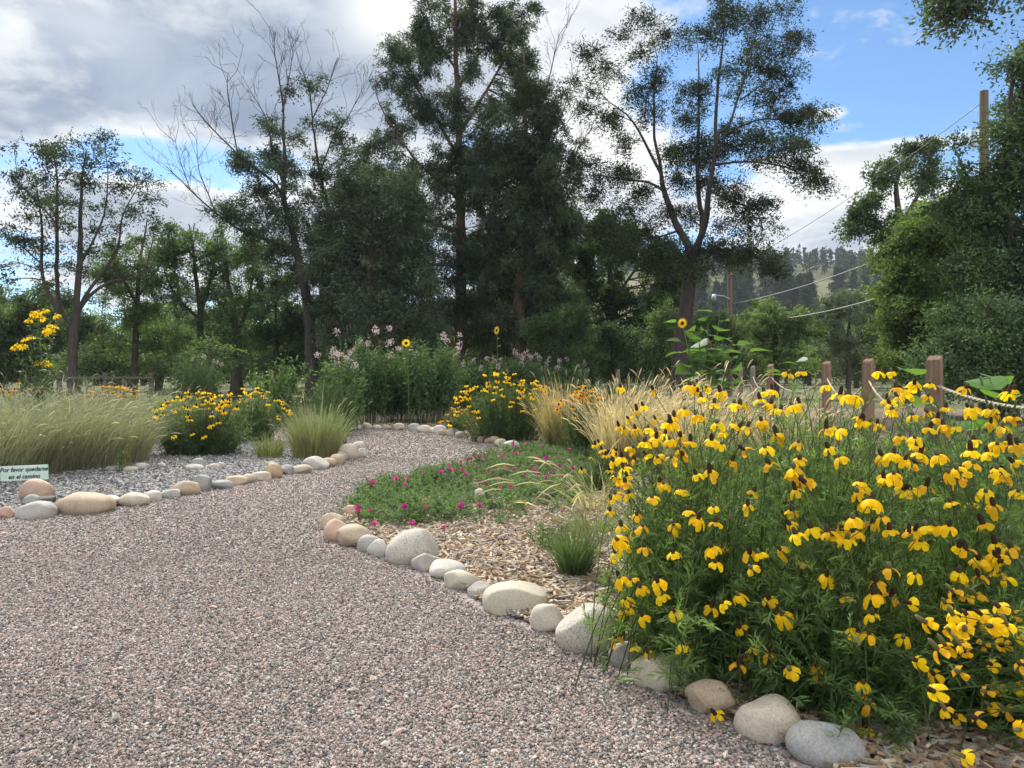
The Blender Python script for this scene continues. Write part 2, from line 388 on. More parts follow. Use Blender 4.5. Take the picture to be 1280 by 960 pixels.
def scatter(poly, n, rng, xr, yr, dens=None):
    x = rng.uniform(*xr, n); y = yr[0]*(yr[1]/yr[0])**rng.random(n) if dens == 'near' else rng.uniform(*yr, n)
    k = in_poly(x, y, poly) & (np.abs(x) < y*.72+.3)
    return x[k], y[k]
OCT = np.array([(1, 0, 0), (0, 1, 0), (-1, 0, 0), (0, -1, 0), (0, 0, 1), (0, 0, -1)], float)
OCF = np.array([(0, 1, 4), (1, 2, 4), (2, 3, 4), (3, 0, 4), (1, 0, 5), (2, 1, 5), (3, 2, 5), (0, 3, 5)])
def pebbles(mb, x, y, z, size, rng, pal, flat=.6):
    n = len(x)
    J = OCT[None]*(1+.45*(rng.random((n, 6, 3))-.5))+.25*(rng.random((n, 6, 3))-.5)
    J = J*np.stack([rng.uniform(.7, 1.35, n), rng.uniform(.6, 1.0, n), rng.uniform(.45, .85, n)*flat/.6], -1)[:, None]
    q = nrm(rng.normal(size=(n, 4))*np.array([1, .35, .35, 1.2])); w, a, b, c = q.T
    Rm = np.stack([1-2*(b*b+c*c), 2*(a*b-c*w), 2*(a*c+b*w), 2*(a*b+c*w), 1-2*(a*a+c*c), 2*(b*c-a*w), 2*(a*c-b*w), 2*(b*c+a*w), 1-2*(a*a+b*b)], -1).reshape(n, 3, 3)
    V = np.einsum('nij,nkj->nki', Rm, J)*size[:, None, None]+np.stack([x, y, z], -1)[:, None]
    F = (OCF[None]+np.arange(n)[:, None, None]*6).reshape(-1, 3)
    c = np.asarray(pal)[rng.integers(0, len(pal), n)]*(1+.3*(rng.random((n, 1))-.5)); c = (c*.92+.08*c.mean(0))*np.array([1.02, 1., .955])
    c = c*(1+.10*np.sin(x*1.9+1.3*np.sin(y*1.1))*np.sin(y*1.3+.8*x))[:, None]
    mb.add(V, F, 0, np.repeat(c, 6, 0))
rng = rg(3); mb = MB()
x, y = scatter(path_poly, 210000, rng, (-3.2, 2.2), (1.75, 4.4), 'near'); s = rng.uniform(.0035, .0078, len(x))
pebbles(mb, x, y, s*.35, s, rng, GRAV)
x, y = scatter(path_poly, 100000, rng, (-5.2, .6), (4.2, 9.5), 'near'); s = rng.uniform(.005, .0095, len(x))
pebbles(mb, x, y, s*.35, s, rng, GRAV)
x, y = scatter(path_poly, 50000, rng, (-8, 1), (9, 16)); s = rng.uniform(.008, .015, len(x))
pebbles(mb, x, y, s*.35, s, rng, GRAV)
x, y = scatter(path_poly, 900, rng, (-4, 2.2), (1.75, 7), 'near'); s = rng.uniform(.010, .016, len(x))
pebbles(mb, x, y, s*.5, s, rng, GRAV[2:6]+GRAV[7:8])
tag(mb.build('gravel', M_stone), 'pinkish grey crushed granite gravel covering the curving path', 'gravel', kind='stuff')
mb = MB()
x, y = scatter(bed_l, 60000, rng, (-8, -.8), (5.4, 13)); s = rng.uniform(.009, .021, len(x))
pebbles(mb, x, y, .008+s*.3, s, rng, SHALE, .35)
tag(mb.build('shale_gravel', M_stone), 'loose grey flat shale chips covering the left planting bed', 'gravel', kind='stuff')
mb = MB()
def chips(mb, x, y, rng, pal, l=(.02, .06)):
    n = len(x); L = rng.uniform(*l, n); Wd = rng.uniform(.003, .009, n); T = rng.uniform(.002, .005, n)
    box = np.array([(-1, -1, -1), (1, -.7, -1), (1, .8, -1), (-1, 1, -1), (-1, -1, 1), (1, -.7, 1), (1, .8, 1), (-1, 1, 1)], float)
    th = rng.uniform(0, 6.283, n); ti = rng.normal(0, .18, n); ro = rng.normal(0, .3, n)
    B = box[None]*np.stack([L/2, Wd, T], -1)[:, None]
    bx, by, bz = B[..., 0], B[..., 1], B[..., 2]
    by, bz = by*np.cos(ro)[:, None]-bz*np.sin(ro)[:, None], by*np.sin(ro)[:, None]+bz*np.cos(ro)[:, None]
    bx, bz = bx*np.cos(ti)[:, None]-bz*np.sin(ti)[:, None], bx*np.sin(ti)[:, None]+bz*np.cos(ti)[:, None]
    c, s = np.cos(th)[:, None], np.sin(th)[:, None]
    V = np.stack([bx*c-by*s+x[:, None], bx*s+by*c+y[:, None], bz+(.012+rng.random(n)*.012+np.abs(ti)*L*.35)[:, None]], -1)
    F = np.array([(0, 3, 2, 1), (4, 5, 6, 7), (0, 1, 5, 4), (1, 2, 6, 5), (2, 3, 7, 6), (3, 0, 4, 7)])
    col = np.asarray(pal)[rng.integers(0, len(pal), n)]*(1+.35*(rng.random((n, 1))-.5))
    mb.add(V, (F[None]+np.arange(n)[:, None, None]*8).reshape(-1, 4), 0, np.repeat(col, 8, 0))
x, y = scatter(bed_r, 60000, rng, (-1.5, 2.4), (1.7, 6.5)); chips(mb, x, y, rng, CHIP, (.018, .075))
x, y = scatter(bed_r, 42000, rng, (-3, 7), (5.5, 18)); chips(mb, x, y, rng, CHIP, (.03, .08))
tag(mb.build('wood_chip_mulch', M_chip), 'straw coloured wood chip mulch covering the right planting bed', 'mulch', kind='stuff')

# ------------------------------------------------------------------ stones
def ico(sub):
    import bmesh
    bm = bmesh.new(); bmesh.ops.create_icosphere(bm, subdivisions=sub, radius=1)
    V = np.array([v.co[:] for v in bm.verts]); F = np.array([[v.index for v in f.verts] for f in bm.faces]); bm.free(); return V, F
ICO = {3: ico(3), 4: ico(4)}
def stone_mesh(sx, sy, sz, seed, box=.0, sub=4, lump=.10):
    rng = rg(seed); V, F = ICO[sub]; U = V.copy()
    e = 1-box*.55
    U = np.sign(U)*np.abs(U)**e; U = U/np.maximum(np.linalg.norm(U, axis=1, keepdims=True)**.35, 1e-6)
    f = np.zeros(len(U))
    for i in range(14):
        k = nrm(rng.normal(size=3))*(1.1+i*.33); f += np.sin(V@k+rng.uniform(0, 6.28))*lump/(1+i*.35)
    for i in range(6 if lump > .08 else 2):              # worn and broken flats
        k = nrm(rng.normal(size=3)); h = rng.uniform(.66, .9); dd = U@k; U = U-np.maximum(dd-h, 0)[:, None]*k*.8
    U = U*(1+f*.55)[:, None]
    U = U*np.array([sx, sy, sz])
    mb = MB(); mb.add(U, F); return mb
def stone(x0, y0, x1, y1, kind, label, group='stones edging the path', seed=0, box=0., tilt=0., lump=.15, cat='stone', name='edging_stone', deep=.8, lift=0.):
    b = gp((x0+x1)/2, y1); w = (x1-x0)/FPX*b[1]; h = (y1-y0)/FPX*b[1]
    # what shows above the ground is the height seen less the depth of the top face seen from above
    dep = w*deep; vis = max(h-.28*dep*CH/b[1]*1.0, h*.55)
    sz = vis*.62; c = b+np.array([0, dep*.42, vis-sz*1.10+lift])
    o = stone_mesh(w/2*1.02, dep/2, sz, seed or int(x0*7+y1*13), box, 4 if w*FPX/b[1] > 22 else 3, lump).build(name, ROCK[kind], smooth=True)
    o.location = c; o.rotation_euler = (0, tilt, rg(int(x1*3+y0)).uniform(-.25, .25))
    return tag(o, label, cat, group)
S = stone
S(998, 903, 1094, 962, 'blue', 'smooth blue-grey oval boulder beside the bare mulch under the coneflowers', lump=.06)
S(935, 872, 1017, 928, 'beige', 'rough pale cream stone between the blue-grey oval boulder and a tan stone', box=.3, lump=.2)
S(861, 846, 930, 898, 'tan', 'tan rounded stone under the front of the coneflower clump')
S(788, 820, 870, 865, 'beige', 'wide cream stone half hidden under low coneflower heads, beside a small blue-grey stone')
S(763, 802, 801, 834, 'blue', 'small dark blue-grey stone touching the largest speckled granite boulder')
S(695, 753, 783, 818, 'granite', 'largest speckled grey granite boulder on the bend of the right edging', lump=.07)
S(662, 756, 707, 790, 'rust', 'beige stone with an orange rust patch against the largest granite boulder')
S(603, 729, 684, 769, 'olive', 'long flat pale olive stone with a level top', box=.5, lump=.06)
S(581, 726, 615, 747, 'grey', 'small round grey stone at the end of the flat olive stone')
S(552, 712, 597, 738, 'olive', 'yellowish beige oval stone next to the small round grey stone')
S(531, 701, 582, 724, 'white', 'low pale grey stone pointing into the wood chips')
S(513, 692, 553, 714, 'grey', 'small pale bluish stone under the tilted egg-shaped boulder')
S(478, 662, 548, 706, 'granite', 'egg-shaped grey granite boulder with rusty spot, tilted up to one side', tilt=-.2, lump=.05)
S(458, 674, 483, 696, 'white', 'small whitish stone at the foot of the egg-shaped boulder')
S(442, 666, 476, 690, 'grey', 'grey and rust mottled stone beside a big tan stone')
S(413, 655, 463, 684, 'tan', 'big tan stone at the point of the right bed', tilt=-.12)
S(400, 644, 438, 676, 'pink', 'pinkish tan stone leaning at the tip of the right bed', tilt=-.5)
S(400, 640, 431, 662, 'tan', 'tan stone behind the leaning pinkish stone')
S(426, 630, 450, 647, 'pink', 'small pink stone tucked under magenta flowers')
S(591, 617, 608, 634, 'beige', 'lone pale round stone in the middle of the poppy mallow mat', None, lift=.05, name='cobble')
# left edging, from the frame edge to the tip
S(-8, 633, 12, 648, 'pink', 'pinkish stone cut off by the picture edge beside a blocky pale rock')
S(10, 626, 58, 649, 'grey', 'blocky pale grey rock with square corners below the small sign', box=.8, lump=.08)
S(55, 615, 126, 643, 'tan', 'longest tan stone of the left edging, loaf shaped', box=.35, lump=.06)
S(122, 618, 145, 633, 'white', 'small whitish banded stone at the end of the loaf-shaped stone')
S(142, 615, 179, 633, 'beige', 'greyish tan stone between two small white stones', lump=.08)
S(174, 613, 200, 627, 'white', 'small bluish white stone with a rough top', box=.3)
S(195, 609, 223, 623, 'grey', 'whitish stone with a dark band beside a bigger tan stone')
S(210, 600, 244, 619, 'tan', 'rounded tan stone against a blue-grey angular rock')
S(235, 593, 263, 614, 'blue', 'blue-grey angular rock between a rounded tan stone and a flatter blue-grey stone', box=.4)
S(259, 598, 287, 612, 'blue', 'flatter blue-grey stone low beside the angular blue-grey rock')
S(279, 595, 306, 606, 'tan', 'thin flat tan slab almost level with the gravel')
S(298, 590, 317, 604, 'beige', 'small beige stone after the thin flat slab')
S(309, 587, 336, 601, 'beige', 'beige oval stone leaning on the ochre round stone')
S(326, 578, 350, 598, 'ochre', 'round ochre brown stone standing highest in its row', lump=.05)
S(346, 580, 366, 593, 'blue', 'small blue-grey stone next to the round ochre stone')
S(362, 580, 387, 592, 'beige', 'flat beige stone before the bright white stone')
S(374, 570, 406, 587, 'white', 'bright white dome-shaped stone in front of the green grass tuft')
S(398, 571, 419, 584, 'tan', 'low tan stone behind the bright white dome')
S(410, 566, 431, 581, 'tan', 'brownish tan stone near the tip of the left bed')
S(418, 563, 434, 576, 'grey', 'grey-brown stone leaning on the large beige tip stone')
S(420, 553, 448, 574, 'beige', 'large beige stone on the tip of the left bed', lump=.06)
S(439, 551, 457, 563, 'beige', 'cream stone behind the large beige tip stone')
S(443, 560, 456, 572, 'white', 'small white stone at the very end of the left bed')
S(418, 545, 434, 556, 'dark', 'dark slate lump beside the green grass tuft', None, box=.5, name='cobble')
S(17, 600, 53, 625, 'pink', 'reddish tan boulder right behind the sign stake', None, name='boulder', cat='boulder')
S(25, 618, 47, 632, 'green', 'grey-green stone at the foot of the sign stake', None, name='cobble')
S(42, 619, 67, 630, 'dark', 'flat dark slab lying behind the blocky rock', None, box=.7, name='flat_stone')
for (a, b, c, e, k, l) in ((236, 573, 253, 585, 'green', 'grey-green cobble alone on the shale, the tallest there'), (258, 578, 273, 587, 'beige', 'pale cobble on the shale beside the grey-green one'),
        (228, 580, 251, 588, 'grey', 'pale flat cobble on the shale in front of the grey-green one'), (266, 577, 281, 586, 'grey', 'small grey cobble on the shale under the yellow-flowered shrub'),
        (129, 582, 142, 590, 'green', 'small greenish cobble in front of the tall green grass'), (140, 581, 152, 589, 'grey', 'round grey cobble beside the small greenish one'),
        (153, 582, 168, 590, 'beige', 'low beige cobble where the stone trickle meets the grass'), (164, 579, 184, 588, 'grey', 'flat grey cobble at the foot of the stone trickle'),
        (196, 578, 206, 584, 'white', 'tiny white cobble on the shale left of the yellow-flowered shrub'), (330, 576, 343, 583, 'beige', 'small beige cobble behind the round ochre stone')):
    S(a, b, c, e, k, l, 'loose cobbles on the shale', name='cobble', cat='cobble')
# the far curve: a row of small pale stones
kinds = ('beige', 'beige', 'white', 'tan', 'beige', 'grey')
for i, (a, b, c, e) in enumerate(((444, 531, 453, 537), (451, 528, 465, 537), (464, 531, 478, 537), (477, 530, 490, 537), (488, 528, 505, 538), (510, 529, 524, 539), (520, 529, 541, 541), (531, 534, 550, 541),
        (540, 531, 559, 542), (548, 536, 560, 544), (556, 533, 574, 545), (566, 538, 584, 548), (578, 536, 592, 546), (586, 540, 602, 551), (596, 543, 609, 553), (606, 543, 627, 555), (618, 548, 634, 559))):
    S(a, b, c, e, 'pink' if i in (12, 13, 14) else kinds[i % 6], 'small pale stone in the row along the far curve of the path' if i not in (12, 13, 14) else 'small pinkish stone in the row along the far curve of the path', 'stones along the far curve', name='edging_stone')
S(627, 549, 650, 565, 'white', 'white stone where the far curve meets the magenta flowers')
rng = rg(77)
for i in range(16):                                      # the stone trickle between the tall grass and the yellow shrub
    py = 486+i*5.2; px = 176+rng.uniform(-8, 8)-(i-8)*.4; w = rng.uniform(7, 13)*(1+i*.02)
    S(px-w/2, py-w*.45, px+w/2, py, ('white', 'beige', 'grey')[i % 3], 'pale stone in the trickle between tall grass and yellow shrub', 'stones in the dry trickle', name='cobble', cat='cobble')

# ------------------------------------------------------------------ trees traced limb by limb
LEAFY = 2.3
def rand_ball(rng, n, shell=2.2):
    u = nrm(rng.normal(size=(n, 3))); return u*(rng.random((n, 1))**(1/shell))
def tree(name, label, D, limbs, clumps, cols, group=None, seed=1, leaf=(.10, .045), per=14, dens=.011, spread=.28, droop=.25, bark=None, lmat=None,
         flat=.85, dead=(), depth=1.0, twig=.008, cat='tree', hang=0., shell=2.2, twigs_bare=1.0, frond=.42, limbs_leafy=1.):
    rng = rg(seed); S = D/FPX
    k0 = np.array([(limbs[0][0][0]-640)*S, D, 0.])
    root = empty(name, k0, label, cat, group)
    bk = MB(); sk = []
    def grow(pl, main, endw=None):
        pl = np.asarray(pl, float)
        P = np.stack([(pl[:, 0]-640)*S, np.full(len(pl), float(D)), CH+(HOR-pl[:, 1])*S, pl[:, 2]*S/2], 1)
        ln = np.concatenate([[0], np.cumsum(np.linalg.norm(np.diff(P[:, :3], axis=0), axis=1))])
        if sk:
            A = np.concatenate(sk); j = np.argmin(np.hypot(A[:, 0]/A[:, 1]-P[0, 0]/D, (A[:, 2]-CH)/A[:, 1]-(P[0, 2]-CH)/D)); P[:, 1] = A[j, 1]
            P[:, 1] += rng.choice([-1, 1])*rng.uniform(.12, .5)*ln*depth
            P[:, 0] *= P[:, 1]/D; P[:, 2] = CH+(P[:, 2]-CH)*P[:, 1]/D
        else: P[0, 2] = -.1
        P[:, 3] *= .86
        Q = smooth_line(P, .45)
        wob = rng.normal(size=(len(Q), 3)).cumsum(0); wob -= np.linspace(0, 1, len(Q))[:, None]*wob[-1]
        Q[:, :3] += wob*.018*np.minimum(1, ln[-1]/4)
        Q[:, 3] = np.maximum(Q[:, 3], .006)
        tubes(bk, Q[None, :, :3]-k0, Q[None, :, 3], 9 if main else 6)
        sk.append(Q); return Q
    dl = []
    for i, pl in enumerate(limbs): grow(pl, i == 0)
    for pl in dead: dl.append(grow(pl, False))
    SK = np.concatenate(sk)
    if not sk[0] is None and sk[0][0, 2] <= 0:                      # root flare
        q = sk[0][:4].copy(); q[:, 3] *= np.array([1.5, 1.15, 1.05, 1.02])[:len(q)]; tubes(bk, q[None, :, :3]-k0, q[None, :, 3], 9)
    # bare twigs on dead limbs
    for Q in dl:
        n = int(len(Q)*3.2*twigs_bare); 
        src = [(Q[j, :3], nrm(np.gradient(Q[:, :3], axis=0))[j], rng.uniform(.5, 1.5)) for j in rng.integers(len(Q)//5, len(Q), n)]
        for lev in range(3):
            nxt = []; PP = []; RR = []
            for p, t, L in src:
                dd = nrm(t+rng.normal(size=3)*.55+np.array([0, 0, .25])); q1 = p+dd*L*.5+rng.normal(size=3)*.06*L; q2 = p+dd*L+rng.normal(size=3)*.12*L+np.array([0, 0, .08*L])
                PP.append([p, q1, q2]); w = (.010, .0065, .0045)[lev]; RR.append([w, w*.8, w*.5])
                if lev < 2:
                    for z in range(rng.integers(2, 4)):
                        f = rng.uniform(.3, 1); nxt.append((p+(q2-p)*f, dd, L*rng.uniform(.35, .6)))
            tubes(bk, np.array(PP)-k0, np.array(RR), 3); src = nxt
    lf = MB(); tw_P = []; LP = []; LD = []; LC = []
    cols = np.asarray(cols, float); clumps = list(clumps)
    for pl in limbs[1:] if limbs_leafy else ():
        q = np.asarray(pl, float)
        for f in (.55, .78, 1.):
            k_ = f*(len(q)-1); i_ = min(int(k_), len(q)-2); p_ = q[i_]+(q[i_+1]-q[i_])*(k_-i_); a_ = rng.uniform(11, 17)*limbs_leafy
            clumps.append((p_[0]+rng.normal()*5, p_[1]-4+rng.normal()*4, a_, a_*.6))
    for c in clumps:
        cx, cy, rx, ry = c[:4]; k = c[4] if len(c) > 4 else 1.
        w = np.array([(cx-640)*S, 0, CH+(HOR-cy)*S]); j = np.argmin(np.hypot(SK[:, 0]/SK[:, 1]-w[0]/D, (SK[:, 2]-CH)/SK[:, 1]-(w[2]-CH)/D))
        w[1] = SK[j, 1]+rng.uniform(-1, 1)*max(rx, 14)*S*depth
        w[0] *= w[1]/D; w[2] = CH+(w[2]-CH)*w[1]/D
        dist = np.linalg.norm(SK[:, :3]-w, axis=1)+.7*np.maximum(0, SK[:, 2]-w[2]+.2)*(1 if hang <= 0 else .2); j = np.argmin(dist)
        a = SK[j, :3]; m = (a+w)/2+np.array([0, 0, .12*np.linalg.norm(w-a)]); t = np.linspace(0, 1, 7)[:, None]
        br = (1-t)**2*a+2*t*(1-t)*m+t*t*w; r0 = min(SK[j, 3]*.6, .012+.012*np.linalg.norm(w-a))
        tubes(bk, br[None]-k0, np.linspace(r0, .012, 7)[None], 5)
        ns = max(4, int(dens*LEAFY*rx*ry*math.pi*k)); ax = np.array([rx*S, max(rx, ry)*S*depth*flat, ry*S])
        nc = max(3, int(ns/7)); sub = w+rand_ball(rng, nc, 1.6)*ax*1.05; which = rng.integers(0, nc, ns)
        tg = sub[which]+rng.normal(size=(ns, 3))*np.maximum(ax*.22, .14)*np.array([1, 1, .7])
        sb = br[rng.integers(3, 7, nc)]; tw_P.append(np.stack([sb, (sb+sub)/2+np.array([0, 0, .08])+rng.normal(size=(nc, 3))*.06, sub], 1))
        tw_P.append(np.stack([sub[which], (sub[which]+tg)/2+np.array([0, 0, .03]), tg], 1))
        per2 = int(per*1.45); n = ns*per2; q = np.repeat(np.arange(ns), per2); f = rng.random((n, 1))
        fd = nrm((tg-w)/np.maximum(np.linalg.norm(tg-w, axis=1, keepdims=True), .05)*.7+rng.normal(size=(ns, 3))*np.array([.8, .8, .4])-np.array([0, 0, droop+hang]))
        fl_ = frond*rng.uniform(.6, 1.3, (ns, 1))
        base = tg[q]+(fd*fl_)[q]*(f-.35)+rng.normal(size=(n, 3))*fl_[q]*.17-np.array([0, 0, .25])*fl_[q]*f**2
        out = fd[q]*.7+rng.normal(size=(n, 3))*.6
        LP.append(base); LD.append(out)
        cc = cols[rng.integers(0, len(cols), nc)]*np.clip(1+.3*rng.normal(size=(nc, 1)), .4, 1.8)
        LC.append(np.clip(np.clip(cc, .01, 1)[which][q]*(1+.35*(rng.random((n, 1))*2-1)), .005, 1))
    if tw_P:
        T = np.concatenate(tw_P); tubes(bk, T-k0, np.tile([twig*.8, twig*.6, twig*.4], (len(T), 1)), 3)
        LP = np.concatenate(LP); n = len(LP)
        leaves(lf, LP-k0, np.concatenate(LD), .85*leaf[0]*rng.uniform(.45, 1.3, n), .85*leaf[1]*rng.uniform(.6, 1.2, n), rng, 0, np.concatenate(LC), .2, 0, .3)
        lf.build('crown', lmat or M_leaf, root)
    bk.build('trunk', bark or M_bark, root, smooth=True)
    return root
def fill(rng, poly, n, r):                               # clumps spread through an outline of the crown
    poly = np.asarray(poly, float); lo, hi = poly.min(0), poly.max(0); out = []
    while len(out) < n:
        p = lo+rng.random(2)*(hi-lo)
        if in_poly(p[:1], p[1:], poly)[0]:
            a = rng.uniform(*r); out.append((p[0], p[1], a, a*rng.uniform(.5, .8)))
    return out
G1 = [(.105, .165, .055), (.125, .19, .06), (.085, .13, .05)]
GD = [(.072, .10, .06), (.09, .122, .068), (.06, .085, .055)]
GL = [(.145, .22, .065), (.165, .235, .07), (.12, .18, .06)]

# the feathery tree on the left
tree('honey_locust_tree', 'feathery multi-stemmed tree with thin see-through crown at the left edge', 25,
     [[(90, 470, 15), (91, 415, 13), (97, 387, 10), (100, 327, 8), (102, 260, 5), (103, 222, 3), (108, 190, 1.5)],
      [(91, 408, 8), (72, 377, 6), (70, 270, 4), (72, 227, 2.5), (66, 195, 1.2)], [(74, 392, 7), (53, 350, 5), (50, 270, 3), (44, 225, 1.5)], [(94, 400, 7), (103, 373, 5), (133, 333, 4), (147, 307, 3), (153, 270, 2), (172, 235, 1.2)],
      [(98, 392, 6), (112, 370, 5), (140, 352, 4), (167, 348, 3), (184, 328, 2), (192, 290, 1)], [(100, 330, 4), (122, 290, 3), (132, 245, 2), (134, 200, 1.2), (130, 176, .8)], [(70, 280, 3), (45, 250, 2), (22, 230, 1)], [(52, 330, 3), (30, 310, 2), (14, 296, 1)]],
     [(18, 186, 16, 6), (42, 186, 16, 8), (66, 180, 16, 8), (88, 180, 16, 8), (110, 186, 14, 9), (131, 174, 12, 8), (142, 186, 10, 7), (56, 200, 18, 9), (84, 200, 20, 10), (110, 208, 18, 10), (136, 206, 16, 8), (160, 214, 18, 8), (184, 222, 16, 7), (200, 231, 10, 5),
      (30, 218, 16, 9), (58, 224, 18, 10), (88, 226, 20, 11), (118, 230, 18, 10), (148, 232, 18, 9), (174, 240, 16, 8), (196, 250, 12, 6), (20, 244, 12, 8), (44, 250, 18, 10), (74, 252, 20, 10), (104, 254, 20, 10), (134, 256, 18, 9), (160, 262, 16, 8), (186, 268, 14, 7),
      (30, 274, 16, 8), (58, 278, 18, 9), (88, 280, 18, 10), (118, 284, 18, 9), (146, 288, 16, 8), (14, 300, 14, 8), (38, 304, 16, 9), (66, 308, 16, 9), (96, 310, 16, 9), (124, 314, 16, 8), (152, 310, 14, 8), (20, 328, 14, 8), (44, 332, 16, 8), (74, 336, 16, 9), (108, 338, 16, 8), (140, 334, 18, 8), (168, 328, 16, 8), (10, 350, 14, 6), (60, 356, 16, 8)],
     [(.05, .07, .034), (.065, .09, .04), (.042, .058, .03)], 'trees behind the garden', 11, (.14, .055), 9, .019, .2, .15, M_barkd, M_needle)
# mid trees, left
for (pts, cl, lab, sd) in (
    (([(166, 470, 10), (170, 420, 9), (172, 360, 6), (180, 300, 3), (184, 275, 1.5)], [(171, 380, 5), (150, 340, 3), (140, 310, 1.5)], [(172, 370, 5), (200, 330, 3), (212, 295, 1.5)]),
     fill(rg(5), ((125, 320), (160, 285), (200, 280), (232, 300), (238, 380), (225, 440), (150, 445), (118, 400)), 62, (14, 24)), 'mid-green leafy tree between the feathery tree and the bare-trunked pair', 21),
    (([(252, 470, 10), (252, 400, 9), (246, 350, 6), (238, 300, 3), (236, 280, 1.5)], [(252, 390, 6), (264, 340, 4), (272, 300, 2)], [(250, 400, 5), (222, 372, 3.5), (205, 340, 2), (200, 320, 1)]),
     fill(rg(6), ((200, 310), (232, 285), (262, 282), (285, 300), (280, 360), (262, 375), (215, 372), (215, 440), (282, 440)), 46, (12, 20)), 'thin tree with pale straight trunk, sky showing through its top', 22),
    (([(292, 472, 13), (297, 430, 11), (292, 390, 8), (284, 345, 5), (282, 300, 2.5)], [(296, 420, 7), (312, 370, 4), (318, 320, 2), (316, 290, 1)], [(290, 400, 5), (270, 370, 3), (262, 350, 2)]),
     fill(rg(7), ((262, 310), (290, 290), (322, 295), (340, 330), (332, 385), (300, 392), (268, 372), (262, 440), (320, 440)), 50, (12, 20)), 'crooked brown-trunked tree just left of the tall dead-topped tree', 23)):
    tree('ash_tree', lab, 33, pts, cl, G1+GL[2:], 'trees behind the garden', sd, (.15, .07), 12, .016, .3, .2, M_barkd)

# the tall tree with the dead top
tree('dead_topped_tree', 'tall tree with bare dead twigs at its top and left side', 28,
     [[(388, 470, 17), (388, 398, 15), (377, 338, 12), (365, 278, 9), (356, 246, 7), (356, 200, 5), (354, 150, 3.5)],
      [(372, 318, 9), (340, 302, 5), (305, 290, 4), (284, 276, 3)], [(358, 250, 6), (342, 228, 4), (324, 214, 3.5), (300, 194, 2.5)], [(356, 235, 4.5), (346, 205, 3.5), (340, 185, 3)],
      [(392, 400, 10), (410, 330, 8), (414, 278, 7), (404, 235, 5), (397, 196, 4), (391, 160, 3)], [(400, 215, 3), (415, 175, 2), (425, 152, 1.5)]],
     [(383, 104, 18, 8), (362, 112, 14, 7), (400, 98, 10, 6), (347, 166, 18, 9), (333, 155, 14, 7), (370, 172, 14, 8), (292, 198, 16, 9), (310, 208, 14, 9), (350, 204, 24, 13), (372, 214, 18, 12), (394, 219, 18, 14), (316, 242, 22, 11), (283, 258, 26, 10), (306, 268, 22, 10), (335, 258, 22, 12), (365, 268, 30, 18), (400, 244, 22, 14),
      (420, 225, 16, 14), (345, 285, 22, 10), (320, 290, 20, 9), (385, 295, 30, 16), (360, 310, 26, 14), (410, 300, 28, 20), (390, 330, 30, 16), (360, 335, 20, 10), (410, 350, 26, 18), (425, 270, 20, 20), (350, 360, 16, 9), (440, 215, 18, 12), (455, 240, 20, 14), (440, 260, 22, 16), (430, 300, 26, 18), (415, 380, 26, 14), (400, 270, 24, 16), (372, 235, 20, 12), (340, 240, 18, 10), (300, 275, 20, 9), (330, 330, 18, 10), (345, 310, 22, 10), (375, 372, 20, 10), (420, 200, 14, 10), (430, 180, 14, 9)],
     GD, 'trees behind the garden', 31, (.15, .055), 12, .034, .24, .2, M_barkd, M_needle,
     dead=([(354, 152, 3), (354, 132, 2.4), (347, 86, 1.6), (341, 52, .8)], [(352, 140, 2), (362, 90, 1.2), (366, 58, .7)], [(284, 276, 3), (269, 265, 2.4), (237, 237, 1.8), (208, 208, .8)], [(298, 193, 2), (290, 150, 1.6), (285, 92, .8)], [(298, 193, 2.4), (262, 158, 1.8), (240, 130, .8)],
           [(340, 185, 2.4), (331, 145, 1.8), (314, 116, .8)], [(391, 160, 3), (389, 118, 2), (376, 84, .9)], [(390, 150, 2.2), (408, 112, 1.5), (422, 72, .8)], [(415, 175, 2), (440, 140, 1.3), (455, 108, .7)], [(269, 265, 2), (250, 215, 1.2), (246, 178, .7)], [(237, 237, 1.4), (225, 200, 1), (218, 170, .6)]), twigs_bare=.42)
